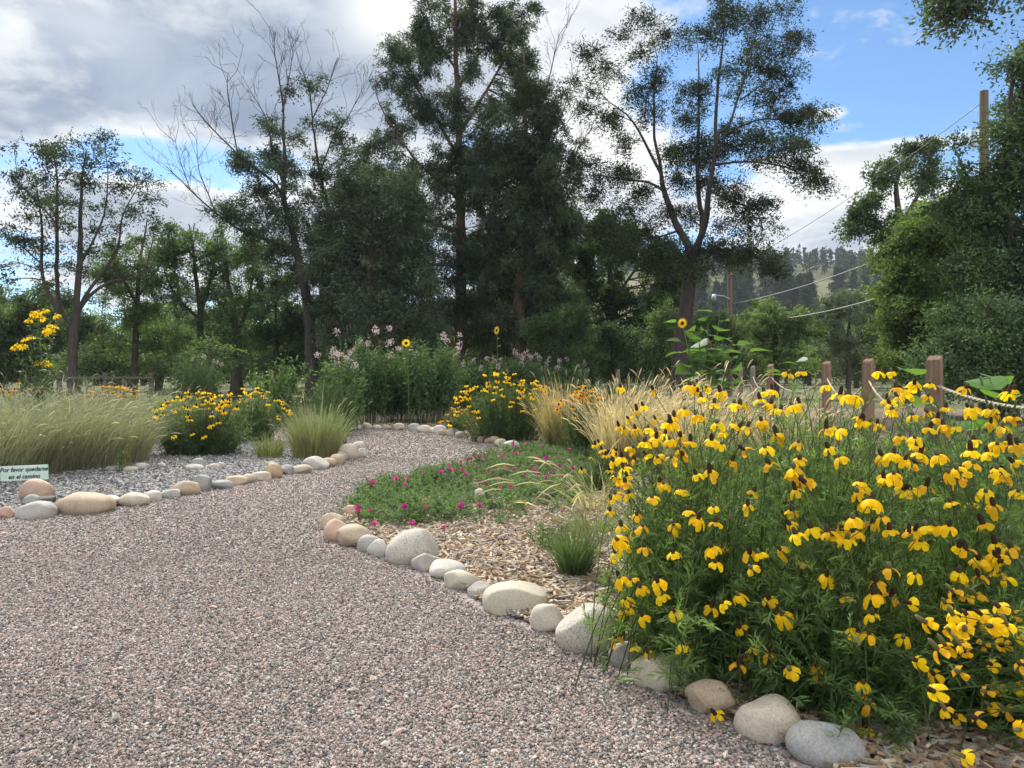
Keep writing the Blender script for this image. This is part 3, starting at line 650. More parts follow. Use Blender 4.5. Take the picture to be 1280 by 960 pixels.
# conifers in the centre
rng = rg(41)
top = [(573+s*a, y, w, h) for (y, a, w, h) in ((12, 22, 16, 9), (28, 46, 18, 9), (45, 60, 20, 10), (62, 78, 18, 9), (80, 60, 22, 11), (98, 84, 20, 10)) for s in (-1, 1)]
top += [(600, 5, 22, 10), (640, 8, 18, 10), (625, 30, 22, 12), (655, 30, 14, 9), (540, 4, 18, 10), (573, 25, 12, 10), (573, 55, 16, 14), (540, 60, 20, 12), (610, 60, 24, 14), (635, 80, 20, 14), (480, 80, 14, 9), (505, 72, 16, 10), (490, 110, 14, 9)]
tree('tall_cedar', 'tallest dark conifer, straight trunk rising out of the top of the picture', 31,
     [[(576, 470, 20), (576, 420, 18), (575, 300, 14), (572, 150, 9), (570, 40, 6), (569, -40, 3)], [(573, 250, 6), (520, 200, 4), (485, 150, 2.5), (468, 110, 1)], [(573, 200, 6), (540, 140, 4), (505, 85, 2), (488, 60, 1)], [(572, 110, 5), (600, 70, 3), (640, 40, 1.8), (660, 15, .8)], [(573, 170, 6), (610, 110, 4), (640, 60, 2.5), (655, 20, 1)],
      [(575, 290, 7), (520, 270, 4), (460, 240, 2)], [(575, 260, 6), (630, 230, 4), (680, 200, 2)], [(575, 330, 6), (500, 330, 4), (450, 320, 2)], [(575, 340, 6), (640, 330, 4), (690, 300, 2)], [(571, 90, 4), (545, 50, 2.5), (525, 10, 1.2)], [(570, 50, 3), (590, 10, 2), (600, -30, 1)]],
     top+fill(rng, ((485, 120), (500, 60), (530, 20), (640, 10), (660, 60), (690, 140), (690, 200), (460, 200), (462, 160)), 80, (14, 22))+fill(rng, ((450, 190), (690, 180), (712, 260), (705, 340), (700, 432), (470, 438), (440, 330)), 190, (16, 27)),
     GD+[(.10, .125, .09)], 'trees behind the garden', 42, (.24, .05), 15, .017, .22, .5, M_barkr, M_needle, hang=.35, depth=.9)
tree('red_cedar', 'dense dark conifer on the right flank of the tallest conifer, reddish trunk', 29,
     [[(650, 470, 22), (650, 400, 20), (652, 300, 13), (655, 200, 8), (656, 110, 4), (655, 60, 2)], [(652, 280, 6), (690, 240, 4), (722, 205, 2)], [(653, 240, 5), (625, 200, 3), (610, 160, 1.5)], [(652, 330, 6), (700, 300, 4), (720, 270, 2)], [(655, 180, 4), (680, 150, 2.5), (695, 120, 1)]],
     fill(rng, ((640, 75), (670, 80), (692, 130), (700, 165), (730, 205), (705, 240), (715, 285), (700, 330), (705, 425), (610, 420), (600, 250), (620, 130)), 110, (14, 24)),
     GD+[(.075, .095, .045)], 'trees behind the garden', 43, (.22, .05), 15, .017, .22, .5, M_barkr, M_needle, hang=.35, depth=.9,
     limbs_leafy=1.2, dead=([(668, 150, 3), (685, 100, 2), (698, 45, .8)], [(690, 180, 2), (708, 130, 1.2), (716, 95, .7)], [(700, 220, 2), (725, 185, 1.2), (735, 160, .6)]), twigs_bare=.5)
tree('juniper_tree', 'bushy grey-green juniper in front of the dead-topped tree trunk and tallest conifer', 27,
     [[(470, 472, 14), (468, 420, 13), (462, 330, 9), (465, 250, 5), (470, 200, 2)], [(464, 350, 6), (430, 320, 4), (405, 300, 2)], [(465, 320, 5), (500, 290, 3), (510, 250, 1.5)], [(466, 390, 6), (430, 380, 4), (405, 385, 2)], [(466, 400, 6), (510, 390, 4), (540, 395, 2)]],
     fill(rng, ((440, 225), (470, 190), (500, 205), (525, 260), (540, 330), (550, 420), (450, 432), (405, 420), (392, 340), (405, 270)), 120, (15, 25)),
     [(.095, .125, .084), (.075, .10, .066), (.11, .145, .078)], 'trees behind the garden', 44, (.2, .05), 15, .017, .22, .5, M_barkr, M_needle, hang=.3, depth=.9)

# the locust on the right
def cz(l): return [(680+a/2.087, b/2.087, c/2.087*1.22, e/2.087*1.3) for a, b, c, e in l]
tree('black_locust_tree', 'open-crowned tree with forked leaning trunk and layered leaf clouds against the blue sky', 22,
     [[(848, 470, 25), (851, 440, 23), (860, 374, 20), (864, 345, 19), (866, 318, 17)],
      [(866, 325, 12), (860, 306, 11), (848, 283, 10), (833, 240, 8), (829, 216, 6), (821, 158, 4), (821, 110, 3), (824, 72, 1.5), (806, 30, .8)], [(829, 222, 5), (805, 177, 4), (783, 144, 2.5), (752, 118, 1.2), (735, 70, .8)], [(832, 240, 5), (810, 228, 4), (785, 225, 3), (742, 218, 1.5)],
      [(866, 325, 11), (872, 306, 9), (876, 268, 8), (872, 216, 6), (872, 144, 4), (874, 96, 2.5), (872, 55, 1)], [(868, 322, 11), (880, 296, 10), (887, 270, 9), (891, 225, 7), (898, 192, 6), (898, 120, 4), (903, 62, 2.5), (908, 14, 1.2)], [(897, 195, 5), (905, 177, 4), (920, 134, 3.5), (939, 72, 2.5), (953, 19, 1.2)],
      [(894, 207, 4), (920, 203, 3), (948, 204, 2.5), (987, 211, 2), (1015, 228, 1)], [(872, 315, 6), (905, 312, 4), (934, 316, 3), (962, 330, 1.5)], [(850, 288, 4), (825, 296, 3), (800, 300, 2), (770, 312, 1)], [(866, 335, 5), (840, 345, 3.5), (815, 330, 2), (795, 320, 1)], [(905, 170, 4), (945, 150, 2.5), (985, 150, 1.5), (1012, 140, .8)], [(890, 240, 4), (915, 252, 3), (945, 262, 1.5)], [(925, 125, 2.5), (965, 95, 1.5), (1000, 60, .8)]],
     cz([(260, 42, 34, 16), (200, 88, 25, 16), (330, 88, 45, 20), (120, 138, 30, 13), (150, 196, 52, 18), (85, 212, 26, 14), (250, 150, 36, 20), (300, 200, 36, 22), (110, 290, 32, 18), (165, 310, 48, 20), (235, 232, 36, 18), (210, 368, 36, 18), (280, 285, 34, 24), (95, 470, 44, 24), (190, 445, 40, 26), (150, 505, 42, 18), (245, 505, 34, 22),
         (380, 250, 52, 28), (370, 320, 40, 22), (350, 385, 36, 26), (410, 375, 42, 26), (470, 30, 46, 22), (450, 88, 36, 26), (540, 55, 46, 24), (640, 20, 36, 16), (560, 182, 64, 28), (600, 108, 54, 20), (672, 98, 32, 14), (650, 205, 38, 16), (605, 258, 54, 18), (708, 290, 26, 20), (650, 305, 56, 22), (560, 368, 64, 22), (500, 335, 46, 24),
         (620, 398, 58, 20), (685, 450, 28, 28), (660, 370, 40, 18), (480, 385, 38, 22), (505, 498, 46, 20), (550, 535, 42, 24), (500, 590, 46, 20), (572, 600, 26, 14), (530, 675, 66, 24), (592, 700, 36, 22), (380, 690, 58, 26), (310, 645, 58, 22), (420, 478, 36, 24), (330, 555, 46, 20), (230, 555, 46, 20), (262, 615, 48, 22), (380, 575, 30, 16), (430, 660, 40, 24), (350, 470, 36, 24), (390, 420, 40, 24), (700, 470, 22, 18), (170, 590, 36, 18), (470, 640, 40, 22)]),
     [(.045, .062, .034), (.055, .076, .036), (.038, .052, .03)], None, 51, (.125, .042), 12, .030, .15, .25, M_barkd, M_needle, depth=1.0, flat=.9)
# trees on the right
def tree_block(name, label, D, trunk, poly, n, r, cols, seed, leaf, dens=.016, group='trees behind the garden', **k):
    return tree(name, label, D, trunk, fill(rg(seed), poly, n, r), cols, group, seed, leaf, 14, dens, .3, .25, M_barkd, k.pop('lmat', M_gloss), **k)
tree_block('cottonwood_tree', 'dark spreading tree reaching left over the hill, left of the utility pole top', 29, [[(1140, 470, 20), (1140, 380, 18), (1130, 300, 12), (1120, 230, 6), (1140, 185, 2)], [(1132, 310, 8), (1090, 275, 5), (1065, 275, 2)], [(1128, 280, 7), (1160, 220, 4), (1165, 185, 2)]],
     ((1050, 282), (1060, 262), (1085, 238), (1105, 205), (1140, 178), (1168, 180), (1175, 230), (1190, 300), (1150, 330), (1120, 300), (1100, 300), (1075, 300)), 46, (11, 18), GD+G1, 61, (.15, .08), .024)
tree_block('box_elder_tree', 'big light-green bushy tree, brightest of the trees on the right', 20, [[(1170, 470, 20), (1168, 400, 16), (1160, 320, 9), (1160, 260, 4)], [(1166, 380, 8), (1130, 340, 5), (1115, 320, 2)], [(1165, 350, 7), (1200, 300, 4), (1215, 260, 2)]],
     ((1112, 320), (1135, 280), (1165, 245), (1200, 240), (1235, 260), (1240, 460), (1100, 470), (1095, 420), (1110, 380)), 125, (14, 24), GL+[(.15, .21, .065)], 62, (.13, .065), .02, lmat=M_leaf)
tree_block('walnut_tree', 'tall dark tree filling the right edge, hiding the utility pole', 17, [[(1262, 480, 26), (1262, 400, 22), (1262, 280, 14), (1260, 150, 8), (1270, 60, 3)], [(1262, 300, 8), (1215, 230, 5), (1195, 190, 2)], [(1262, 360, 8), (1220, 380, 4), (1200, 400, 2)], [(1262, 250, 8), (1310, 180, 5), (1330, 120, 2)]],
     ((1185, 240), (1210, 205), (1235, 185), (1262, 150), (1264, 80), (1285, 40), (1330, 20), (1360, 200), (1360, 470), (1170, 478), (1175, 430), (1195, 330)), 120, (16, 28), [(.085, .14, .05), (.11, .17, .06), (.07, .11, .048)], 63, (.13, .06), .02)
tree_block('elm_shrub', 'dark shrubby tree low at the right behind the rope posts', 13.5, [[(1235, 490, 12), (1232, 450, 10), (1228, 420, 5)], [(1233, 460, 6), (1200, 440, 3)]],
     ((1175, 425), (1200, 390), (1260, 380), (1330, 400), (1330, 482), (1160, 482), (1150, 455)), 50, (14, 22), [(.085, .14, .055), (.105, .165, .065)], 64, (.10, .05), .02)
tree_block('oak_tree', 'overhanging branch tips of a near tree in the top right corner', 12, [[(1700, 560, 60), (1690, 300, 50), (1640, 60, 36), (1500, -60, 22), (1330, -60, 12), (1240, -30, 6), (1190, -8, 2)]],
     [(1230, 200)]*0 or ((1160, -40), (1158, 2), (1180, 14), (1205, 22), (1225, 14), (1245, 4), (1280, -10), (1300, -50)), 15, (9, 15), GD, 65, (.12, .055), .018, None)
# low trees and shrubs further back
for (nm, lab, D, tk, poly, n, r, cols, sd, lf) in (
    ('maple_tree', 'green broadleaf tree low between the reddish conifer and the locust trunk', 34, [[(765, 470, 14), (765, 400, 12), (760, 330, 6), (755, 285, 2)], [(764, 380, 6), (800, 330, 3), (815, 310, 1.5)], [(764, 380, 6), (725, 340, 3), (710, 310, 1.5)]], ((690, 320), (705, 280), (740, 262), (770, 285), (815, 295), (850, 320), (855, 400), (820, 420), (730, 425), (690, 400)), 74, (15, 25), [(.07, .11, .038), (.09, .14, .045), (.055, .085, .04)], 71, (.17, .09)),
    ('hackberry_tree', 'round light-green tree right of the near utility pole', 36, [[(970, 470, 10), (970, 430, 9), (968, 400, 4)], [(970, 440, 5), (940, 415, 2.5)], [(970, 440, 5), (1000, 410, 2.5)]], ((918, 420), (935, 385), (968, 370), (1005, 385), (1022, 420), (1022, 462), (918, 462)), 34, (12, 18), GL, 72, (.17, .09)),
    ('olive_tree', 'grey-green loose tree between the light round tree and the big bushy one', 40, [[(1060, 470, 8), (1060, 430, 7), (1062, 400, 3)], [(1060, 440, 4), (1035, 410, 2)], [(1060, 440, 4), (1090, 405, 2)]], ((1015, 400), (1040, 368), (1075, 365), (1110, 380), (1125, 462), (1018, 462)), 40, (12, 20), [(.11, .14, .085), (.09, .12, .07)], 73, (.18, .07)),
    ('lilac_shrub', 'dark round shrub directly behind the locust trunk', 30, [[(885, 470, 6), (885, 440, 5), (885, 410, 2)]], ((858, 400), (875, 372), (900, 375), (915, 400), (915, 455), (855, 460)), 20, (10, 16), GD+G1, 74, (.14, .08)),
    ('dogwood_shrub', 'yellow-green shrub just left of the locust trunk', 27, [[(820, 470, 6), (820, 440, 5), (822, 400, 2)]], ((795, 420), (815, 390), (842, 380), (852, 420), (850, 462), (790, 462)), 22, (10, 16), [(.11, .165, .055), (.09, .14, .05)], 75, (.12, .06)),
    ('viburnum_shrub', 'blue-green rounded shrub standing in the dark gap left of the yellow-green shrub', 28, [[(765, 472, 6), (765, 445, 5), (765, 420, 2)]], ((735, 430), (755, 405), (785, 410), (800, 435), (800, 468), (732, 468)), 22, (10, 16), [(.075, .12, .065), (.085, .135, .07)], 76, (.12, .07)),
    ('chokecherry_shrub', 'mid-green shrub with arching boughs right of the reddish conifer trunk', 26, [[(700, 472, 6), (702, 440, 5), (705, 400, 2)], [(702, 440, 4), (680, 415, 2)]], ((668, 420), (690, 380), (720, 370), (738, 400), (738, 440), (728, 468), (668, 468)), 26, (10, 17), [(.09, .14, .055), (.11, .165, .06)], 77, (.13, .06)),
    ('privet_shrub', 'dark green shrub at the far left below the feathery tree', 30, [[(40, 470, 8), (40, 430, 6), (42, 390, 2)]], ((-60, 380), (-20, 355), (30, 360), (80, 365), (110, 400), (120, 465), (-60, 468)), 44, (14, 22), GD+G1, 78, (.15, .08)),
    ('serviceberry_shrub', 'dark green shrub between the crooked tree and the dead-topped trunk', 30, [[(345, 470, 8), (345, 430, 6), (345, 380, 2)]], ((310, 400), (330, 355), (362, 340), (380, 370), (382, 465), (305, 465)), 34, (12, 20), [(.06, .095, .042), (.08, .12, .05)], 79, (.15, .08)),
    ('spirea_shrub', 'small bright shrub at the foot of the crooked brown-trunked tree', 26, [[(262, 472, 5), (262, 450, 4), (262, 430, 2)]], ((238, 445), (255, 425), (280, 428), (290, 450), (288, 470), (236, 470)), 14, (9, 14), GL[2:]+G1, 80, (.11, .06))):
    tree_block(nm, lab, D, tk, poly, n, r, cols, sd, lf, .024, 'trees and shrubs beyond the garden', lmat=M_leaf)

# woods in the distance: one template per kind, copied
def bush_template(name, label, cat, w, h, seed, cols, leaf, n=60, per=150, trunk_h=.25, bark=None, lmat=None, group=None):
    rng = rg(seed); root = empty(name, (0, 0, 0), label, cat, group)
    lf = MB(); bk = MB()
    tubes(bk, np.array([[(0, 0, -.1), (.02*h, 0, h*.3), (0, .02*h, h*.6), (.01*h, 0, h*.85)]]), np.array([[.032*h, .026*h, .016*h, .006*h]]), 7)
    c = rand_ball(rng, n, 2.6)*np.array([w/2, w/2, h*(1-trunk_h)/2])*.85+np.array([0, 0, h*(1+trunk_h)/2])
    t = np.clip((c[:, 2]/h-trunk_h)/(1-trunk_h), 0, 1); taper = np.sqrt(np.clip(1-t**2.2*.75, 0, 1)); c[:, :2] *= taper[:, None]
    st = np.stack([np.zeros(n), np.zeros(n), np.minimum(c[:, 2]*.75, h*.7)], -1)
    tubes(bk, np.stack([st, (st+c)/2+np.array([0, 0, .03*h]), c], 1), np.tile([.009*h, .006*h, .003*h], (n, 1)), 4)
    s = np.repeat(np.arange(n), per); rr = w*rng.uniform(.09, .17, n)
    P = c[s]+rand_ball(rng, n*per, 1.9)*rr[s][:, None]*np.array([1, 1, .7])
    base = np.asarray(cols)[rng.integers(0, len(cols), n)]*(1+.15*rng.normal(size=(n, 1)))
    D_ = nrm(P-c[s])*.5+rng.normal(size=(n*per, 3))*.7-np.array([0, 0, .2])
    leaves(lf, P, D_, leaf[0]*rng.uniform(.6, 1.2, n*per), leaf[1]*rng.uniform(.7, 1.2, n*per), rng, 0, np.clip(base[s]*(1+.3*(rng.random((n*per, 1))*2-1)), .008, 1))
    lf.build('crown', lmat or M_leaf, root); bk.build('trunk', bark or M_barkd, root, smooth=True); return root
def pine_template(name, label, h, seed, cols, group):
    rng = rg(seed); root = empty(name, (0, 0, 0), label, 'tree', group); lf = MB(); bk = MB()
    tubes(bk, np.array([[(0, 0, -.3), (0, 0, h*.5), (0, 0, h)]]), np.array([[.02*h, .014*h, .002*h]]), 6)
    n = 90; z = h*(.14+.86*rng.random(n)**1.15); a = rng.uniform(0, 6.28, n); L = (h-z)*.30*rng.uniform(.55, 1.15, n)+.035*h
    e = np.stack([np.cos(a)*L, np.sin(a)*L, z-.12*L+rng.normal(size=n)*.1], -1); st = np.stack([0*z, 0*z, z], -1)
    tubes(bk, np.stack([st, (st+e)/2+np.array([0, 0, .02*h]), e], 1), np.tile([.005*h, .004*h, .002*h], (n, 1)), 3)
    per = 60; s = np.repeat(np.arange(n), per); f = rng.uniform(.25, 1.1, n*per)[:, None]
    P = st[s]+(e-st)[s]*f+rng.normal(size=(n*per, 3))*np.array([.035, .035, .025])*h*(1-z/h*.6)[s][:, None]
    leaves(lf, P, rng.normal(size=(n*per, 3))+np.array([0, 0, .3]), .05*h*rng.uniform(.6, 1.2, n*per), .018*h, rng, 0, tint(rng, n*per, cols, .1, .35))
    lf.build('crown', M_needle, root); bk.build('trunk', M_barkd, root); return root
rng = rg(90)
wt = [bush_template('wood_tree', 'leafy tree in the dark wood behind the garden', 'tree', 7, 8.5, 91, GD+G1, (.24, .12), 70, 150, .0, group='wood behind the garden'),
      bush_template('wood_tree', 'leafy tree in the dark wood behind the garden', 'tree', 6, 9.5, 92, G1, (.24, .12), 70, 150, .03, group='wood behind the garden'),
      bush_template('wood_tree', 'leafy tree in the dark wood behind the garden', 'tree', 8, 6.5, 93, GL[2:]+G1, (.24, .12), 70, 150, .0, group='wood behind the garden')]
spots = [(px, rng.uniform(40, 56)) for px in range(-40, 860, 34)]+[(px, rng.uniform(60, 85)) for px in range(-60, 900, 60)]
used = set()
for i, (px, D) in enumerate(spots):
    k = i % 3; s = rng.uniform(.75, 1.05)*(1.0 if px < 330 or 600 < px < 690 else .82)*(D/48)**.6
    if 320 < px < 640: s *= 1.1
    loc = ((px-640)/FPX*D, D, 0); rz = rng.uniform(0, 6.28); sc = (s, s, s*rng.uniform(.75, .95))
    if k not in used: used.add(k); wt[k].location = loc; wt[k].rotation_euler = (0, 0, rz); wt[k].scale = sc
    else: copy_thing(wt[k], loc, rz, sc)
ct = bush_template('valley_tree', 'rounded green tree in the valley below the far hill', 'tree', 7, 7, 94, GL[2:]+G1, (.3, .16), 60, 120, .0, group='trees in the valley below the hill')
for i in range(30):
    px = 860+i*14+rng.uniform(-8, 8); D = rng.uniform(55, 110); s = rng.uniform(.7, 1.15)
    loc = ((px-640)/FPX*D, D, float(hill_h(np.array([(px-640)/FPX*D]), np.array([D]))[0])); sc = (s*1.1, s*1.1, s)
    if i == 0: ct.location = loc; ct.scale = sc
    else: copy_thing(ct, loc, rng.uniform(0, 6.28), sc)
pt = [pine_template('hill_pine', 'dark pine standing on the grassy slope of the far hill', 11, 95, (.05, .07, .048), 'pines on the far hill'),
      pine_template('hill_pine', 'dark pine standing on the grassy slope of the far hill', 9, 96, (.058, .08, .05), 'pines on the far hill')]
cnt = 0
def plant_pine(x, y, s):
    global cnt
    z = float(hill_h(np.array([x]), np.array([y]))[0]); o = pt[cnt % 2]
    if cnt < 2: o.location = (x, y, z); o.scale = (s,)*3
    else: copy_thing(o, (x, y, z), rng.uniform(0, 6.28), (s*rng.uniform(.85, 1.15), s, s))
    cnt += 1
for (px, D, s) in ((1000, 150, 1.0), (985, 165, 1.1), (1040, 130, 1.15), (1052, 140, 1.3), (1064, 128, 1.1), (1078, 150, 1.3), (1090, 140, 1.2), (1030, 160, 1.), (945, 150, 1.), (955, 170, 1.), (935, 140, .9), (925, 165, .9), (905, 150, 1), (970, 200, 1), (890, 170, 1.), (1105, 160, 1.2), (875, 190, 1.2)):
    plant_pine((px-640)/FPX*D, D, s)
for i in range(170):
    px = rng.uniform(800, 1140); D = rng.uniform(150, 300); x = (px-640)/FPX*D
    if math.sin(x*.07+1)+math.sin(D*.05)+rng.normal()*.4 < .25: plant_pine(x, D, rng.uniform(.8, 1.25))
# the wooded crest reads as one mass
mb = MB(); rr = rg(97); n = 1500
x = rr.uniform(-60, 330, n); y = rr.uniform(300, 430, n); h = rr.uniform(5, 9, n); z = hill_h(x, y)
per = 60; s = np.repeat(np.arange(n), per); f = rr.random(n*per)**.8; a = rr.uniform(0, 6.28, n*per); q = (1-f)*h[s]*.24*np.sqrt(rr.random(n*per))
P = np.stack([x[s]+np.cos(a)*q, y[s]+np.sin(a)*q, z[s]+h[s]*(.08+.92*f)], -1)
leaves(mb, P, rr.normal(size=(n*per, 3)), 1.5, .8, rr, 0, tint(rr, n*per, (.05, .07, .05), .1, .3))
tag(mb.build('pine_forest', M_needle), 'dark pine forest along the crest of the far hill', 'forest', kind='stuff')

# ------------------------------------------------------------------ grasses
def grass(name, label, pos, rad, h, n, cb, ct_, seed, group=None, width=.006, lean=.45, droop=.35, seeds=0., sc=(.62, .52, .34), seedlen=.12, cat='grass clump', bias=(0, 0)):
    rng = rg(seed); root = empty(name, pos, label, cat, group)
    mb = MB(); k = 6
    a = rng.uniform(0, 6.28, n); r = rad*np.sqrt(rng.random(n)); b = np.stack([np.cos(a)*r, np.sin(a)*r, np.full(n, -.01)], -1)
    L = h*rng.uniform(.5, 1.0, n)*(1+.28*(rng.random(n) < .14))*(1-.25*(r/rad)**2); aa = a+rng.normal(0, .7, n); ln = np.abs(rng.normal(lean, .3*lean+.08, n))*(.35+.65*r/rad)
    dirx = np.stack([np.cos(aa)*ln+bias[0], np.sin(aa)*ln+bias[1]], -1); t = np.linspace(0, 1, k)
    dr = droop*rng.uniform(.2, 1.3, n)
    P = np.zeros((n, k, 3)); P[..., :2] = b[:, None, :2]+dirx[:, None]*(L[:, None, None]*(.55*t+.6*t**2.3*(1+dr[:, None]))[..., None])
    P[..., 2] = L[:, None]*(t-.42*dr[:, None]*t**3)
    W = np.array([.7, 1, .95, .8, .5, .12])*width*rng.uniform(.6, 1.3, n)[:, None]
    th = rng.uniform(0, 6.28, n); side = np.stack([np.cos(th), np.sin(th), 0*th], -1)
    cb = np.asarray(cb); ct_ = np.asarray(ct_); v = 1+.35*(rng.random((n, 1, 1))*2-1); m = np.clip(t[None, :, None]*1.3-.15+.25*rng.normal(size=(n, 1, 1)), 0, 1)
    c = np.clip((cb*(1-m)+ct_*m)*v, .01, 1)
    strips(mb, P, W, side, 0, c)
    ns = int(n*seeds)
    if ns:
        sb = mb; j = rng.choice(n, ns, False); tip = P[j, -1]; tan = nrm(P[j, -1]-P[j, -2])
        L2 = seedlen*rng.uniform(.6, 1.2, ns)
        tubes(sb, np.stack([tip-tan*L2[:, None]*.3, tip+tan*L2[:, None]*.2, tip+tan*L2[:, None]*.55-np.array([0, 0, .1])*L2[:, None], tip+tan*L2[:, None]-np.array([0, 0, .3])*L2[:, None]], 1), np.tile([.002, .0055, .005, .001], (ns, 1))*(width/.006)**.5, 4, 0, np.clip(np.asarray(sc)*(1+.25*rng.normal(size=(ns, 1))), .02, 1))
    mb.build('blades', M_blade, root)
    return root
GB, GT = (.30, .275, .165), (.23, .26, .165)
lg = 'feathery grasses in the left bed'
for i, (px, py, rad, h, n, lab) in enumerate(((-30, 600, .5, 1.05, 1500, 'tall green grass clump cut by the picture edge behind the sign'), (30, 592, .45, 1.0, 1700, 'grass clump right behind the small mint sign'), (85, 585, .48, .98, 1900, 'straw-tinted grass clump next to the one behind the sign'),
        (138, 578, .42, .92, 1700, 'grass clump beside the stone trickle, arching over it'), (20, 560, .6, 1.1, 1500, 'taller grass clump in the second row below the tall yellow flowers'), (75, 556, .6, 1.1, 1500, 'second-row grass clump in front of the small orange-yellow flowers'), (125, 552, .55, 1.05, 1400, 'second-row grass clump nearest the stone trickle'))):
    grass('ornamental_grass_clump', lab, gp(px, py), rad, h, n, GB, GT if i % 2 else (.27, .30, .21), 200+i, lg, .0058, .5, .5, .10, (.50, .47, .34))
grass('ornamental_grass_clump', 'upright olive-green grass tuft with yellowish base at the tip of the left bed', gp(396, 572),   .30, .84, 1500, (.33, .31, .14), (.21, .26, .14), 210, lg, .0052, .32, .35, .04, (.4, .38, .22))
grass('ornamental_grass_clump', 'pale arching grass behind the left yellow-flowered shrub', gp(205, 535), .5, 1.0, 900, (.17, .20, .08), (.22, .27, .13), 211, lg, .01, .55, .5, .12, (.5, .5, .36))
grass('blue_grama_grass_clump', 'short grass clump at the corner right of the left yellow shrub', gp(338, 572), .16, .42, 350, (.22, .24, .09), (.16, .2, .08), 212, lg, .006, .5, .5)
tg = 'tan grasses in the right bed'
grass('feather_reed_grass_clump', 'narrow upright tan grass clump with green base', gp(704, 560), .26, 1.0, 1500, (.20, .20, .07), (.60, .48, .27), 220, tg, .006, .28, .2, .2, (.6, .48, .28))
grass('feather_reed_grass_clump', 'large pale tan grass clump leaning right, beside the coneflowers', gp(790, 586), .36, 1.08, 1900, (.36, .29, .14), (.70, .59, .41), 221, tg, .0065, .42, .3, .35, (.72, .6, .42), bias=(.18, 0))
grass('feather_reed_grass_clump', 'pale tan grass clump half hidden by yellow coneflowers', gp(880, 600), .38, 1.02, 950, (.36, .29, .14), (.70, .59, .42), 222, tg, .0065, .42, .3, .3, (.7, .58, .4), bias=(.1, 0))
grass('feather_reed_grass_clump', 'tan grass clump behind the coneflowers in front of the rope posts', gp(965, 600), .40, .98, 800, (.30, .26, .12), (.66, .57, .40), 223, tg, .0065, .45, .35, .25, (.68, .57, .4))
grass('needle_grass_clump', 'loose arching straw-coloured grass beside the magenta flowers', gp(742, 640),   .14, .56, 48, (.30, .29, .11), (.62, .53, .33), 224, tg, .006, 1.0, .9, .6, (.70, .60, .40), .2, bias=(-.35, 0))
grass('fescue_tuft', 'small spiky dark green grass tuft on the wood chips', gp(719, 722), .07, .34, 560, (.09, .13, .05), (.12, .185, .075), 225, None, .0045, .5, .15)
grass('fescue_tuft', 'thin weedy grass tuft above the small spiky dark green one', gp(742, 672), .14, .34, 170, (.2, .22, .08), (.19, .24, .10), 226, None, .005, .8, .5, .1)

# ------------------------------------------------------------------ flowering plants
def pinnate(mb, P, D, L, rng, col, lobes=3, wid=.14, mat=0):
    """a cut leaf: a midrib lobe and paired narrow side lobes"""
    n = len(P); D = nrm(D); S = nrm(np.cross(D, nrm(rng.normal(size=(n, 3))*.6+np.array([0, 0, 1.5]))))
    L = L[:, None]
    leaves(mb, P, D, L[:, 0], L[:, 0]*wid, rng, mat, col, .15, .12, 1.5)
    for i in range(lobes):
        f = .25+.5*i/max(1, lobes-1)
        for s in (-1, 1):
            leaves(mb, P+D*L*f, D*.75+S*s*(.75-.15*i)+rng.normal(size=(n, 3))*.12, L[:, 0]*(.55-.08*i), L[:, 0]*wid*.8, rng, mat, col, .15, .1, 1.5)
def stems_to(base, tips, rng, bow=.35, k=6):
    n = len(tips); mid = base+(tips-base)*np.array([.30, .30, .62])+rng.normal(size=(n, 3))*.04*np.linalg.norm(tips-base, axis=1)[:, None]
    t = np.linspace(0, 1, k)[None, :, None]
    return (1-t)**2*base[:, None]+2*t*(1-t)*mid[:, None]+t*t*tips[:, None]
def leafy(fb, C, rng, cols, per, L, kind='pinnate', t0=.1, t1=.8, wid=.14, lobes=3, srad=.0022, scol=(.10, .15, .05), k0=0., up=.35):
    n, k, _ = C.shape
    tubes(fb, C-k0, np.linspace(1.25, .6, k)[None]*srad*np.ones((n, 1)), 3, 0, np.tile(np.asarray(scol), (n, 1))*(1+.2*rng.normal(size=(n, 1))))
    m = n*per; s = np.repeat(np.arange(n), per); f = rng.uniform(t0, t1, m)*(k-1); i = np.minimum(f.astype(int), k-2); u = (f-i)[:, None]
    P = C[s, i]*(1-u)+C[s, i+1]*u; T = nrm(C[s, i+1]-C[s, i]); D_ = nrm(rng.normal(size=(m, 3)))*1.0+T*(.5 if kind == 'pinnate' else .15); D_[:, 2] += up*(1 if kind == 'pinnate' else .4)
    cl = np.asarray(cols)[rng.integers(0, len(cols), m)]*(1+.28*(rng.random((m, 1))*2-1)); LL = L*rng.uniform(.55, 1.25, m)*(1.15-.5*f/(k-1))
    if kind == 'pinnate': pinnate(fb, P-k0, D_, LL, rng, cl, lobes, wid)
    else: leaves(fb, P-k0, D_, LL, LL*wid, rng, 0, cl, .15, .15, 1.0)

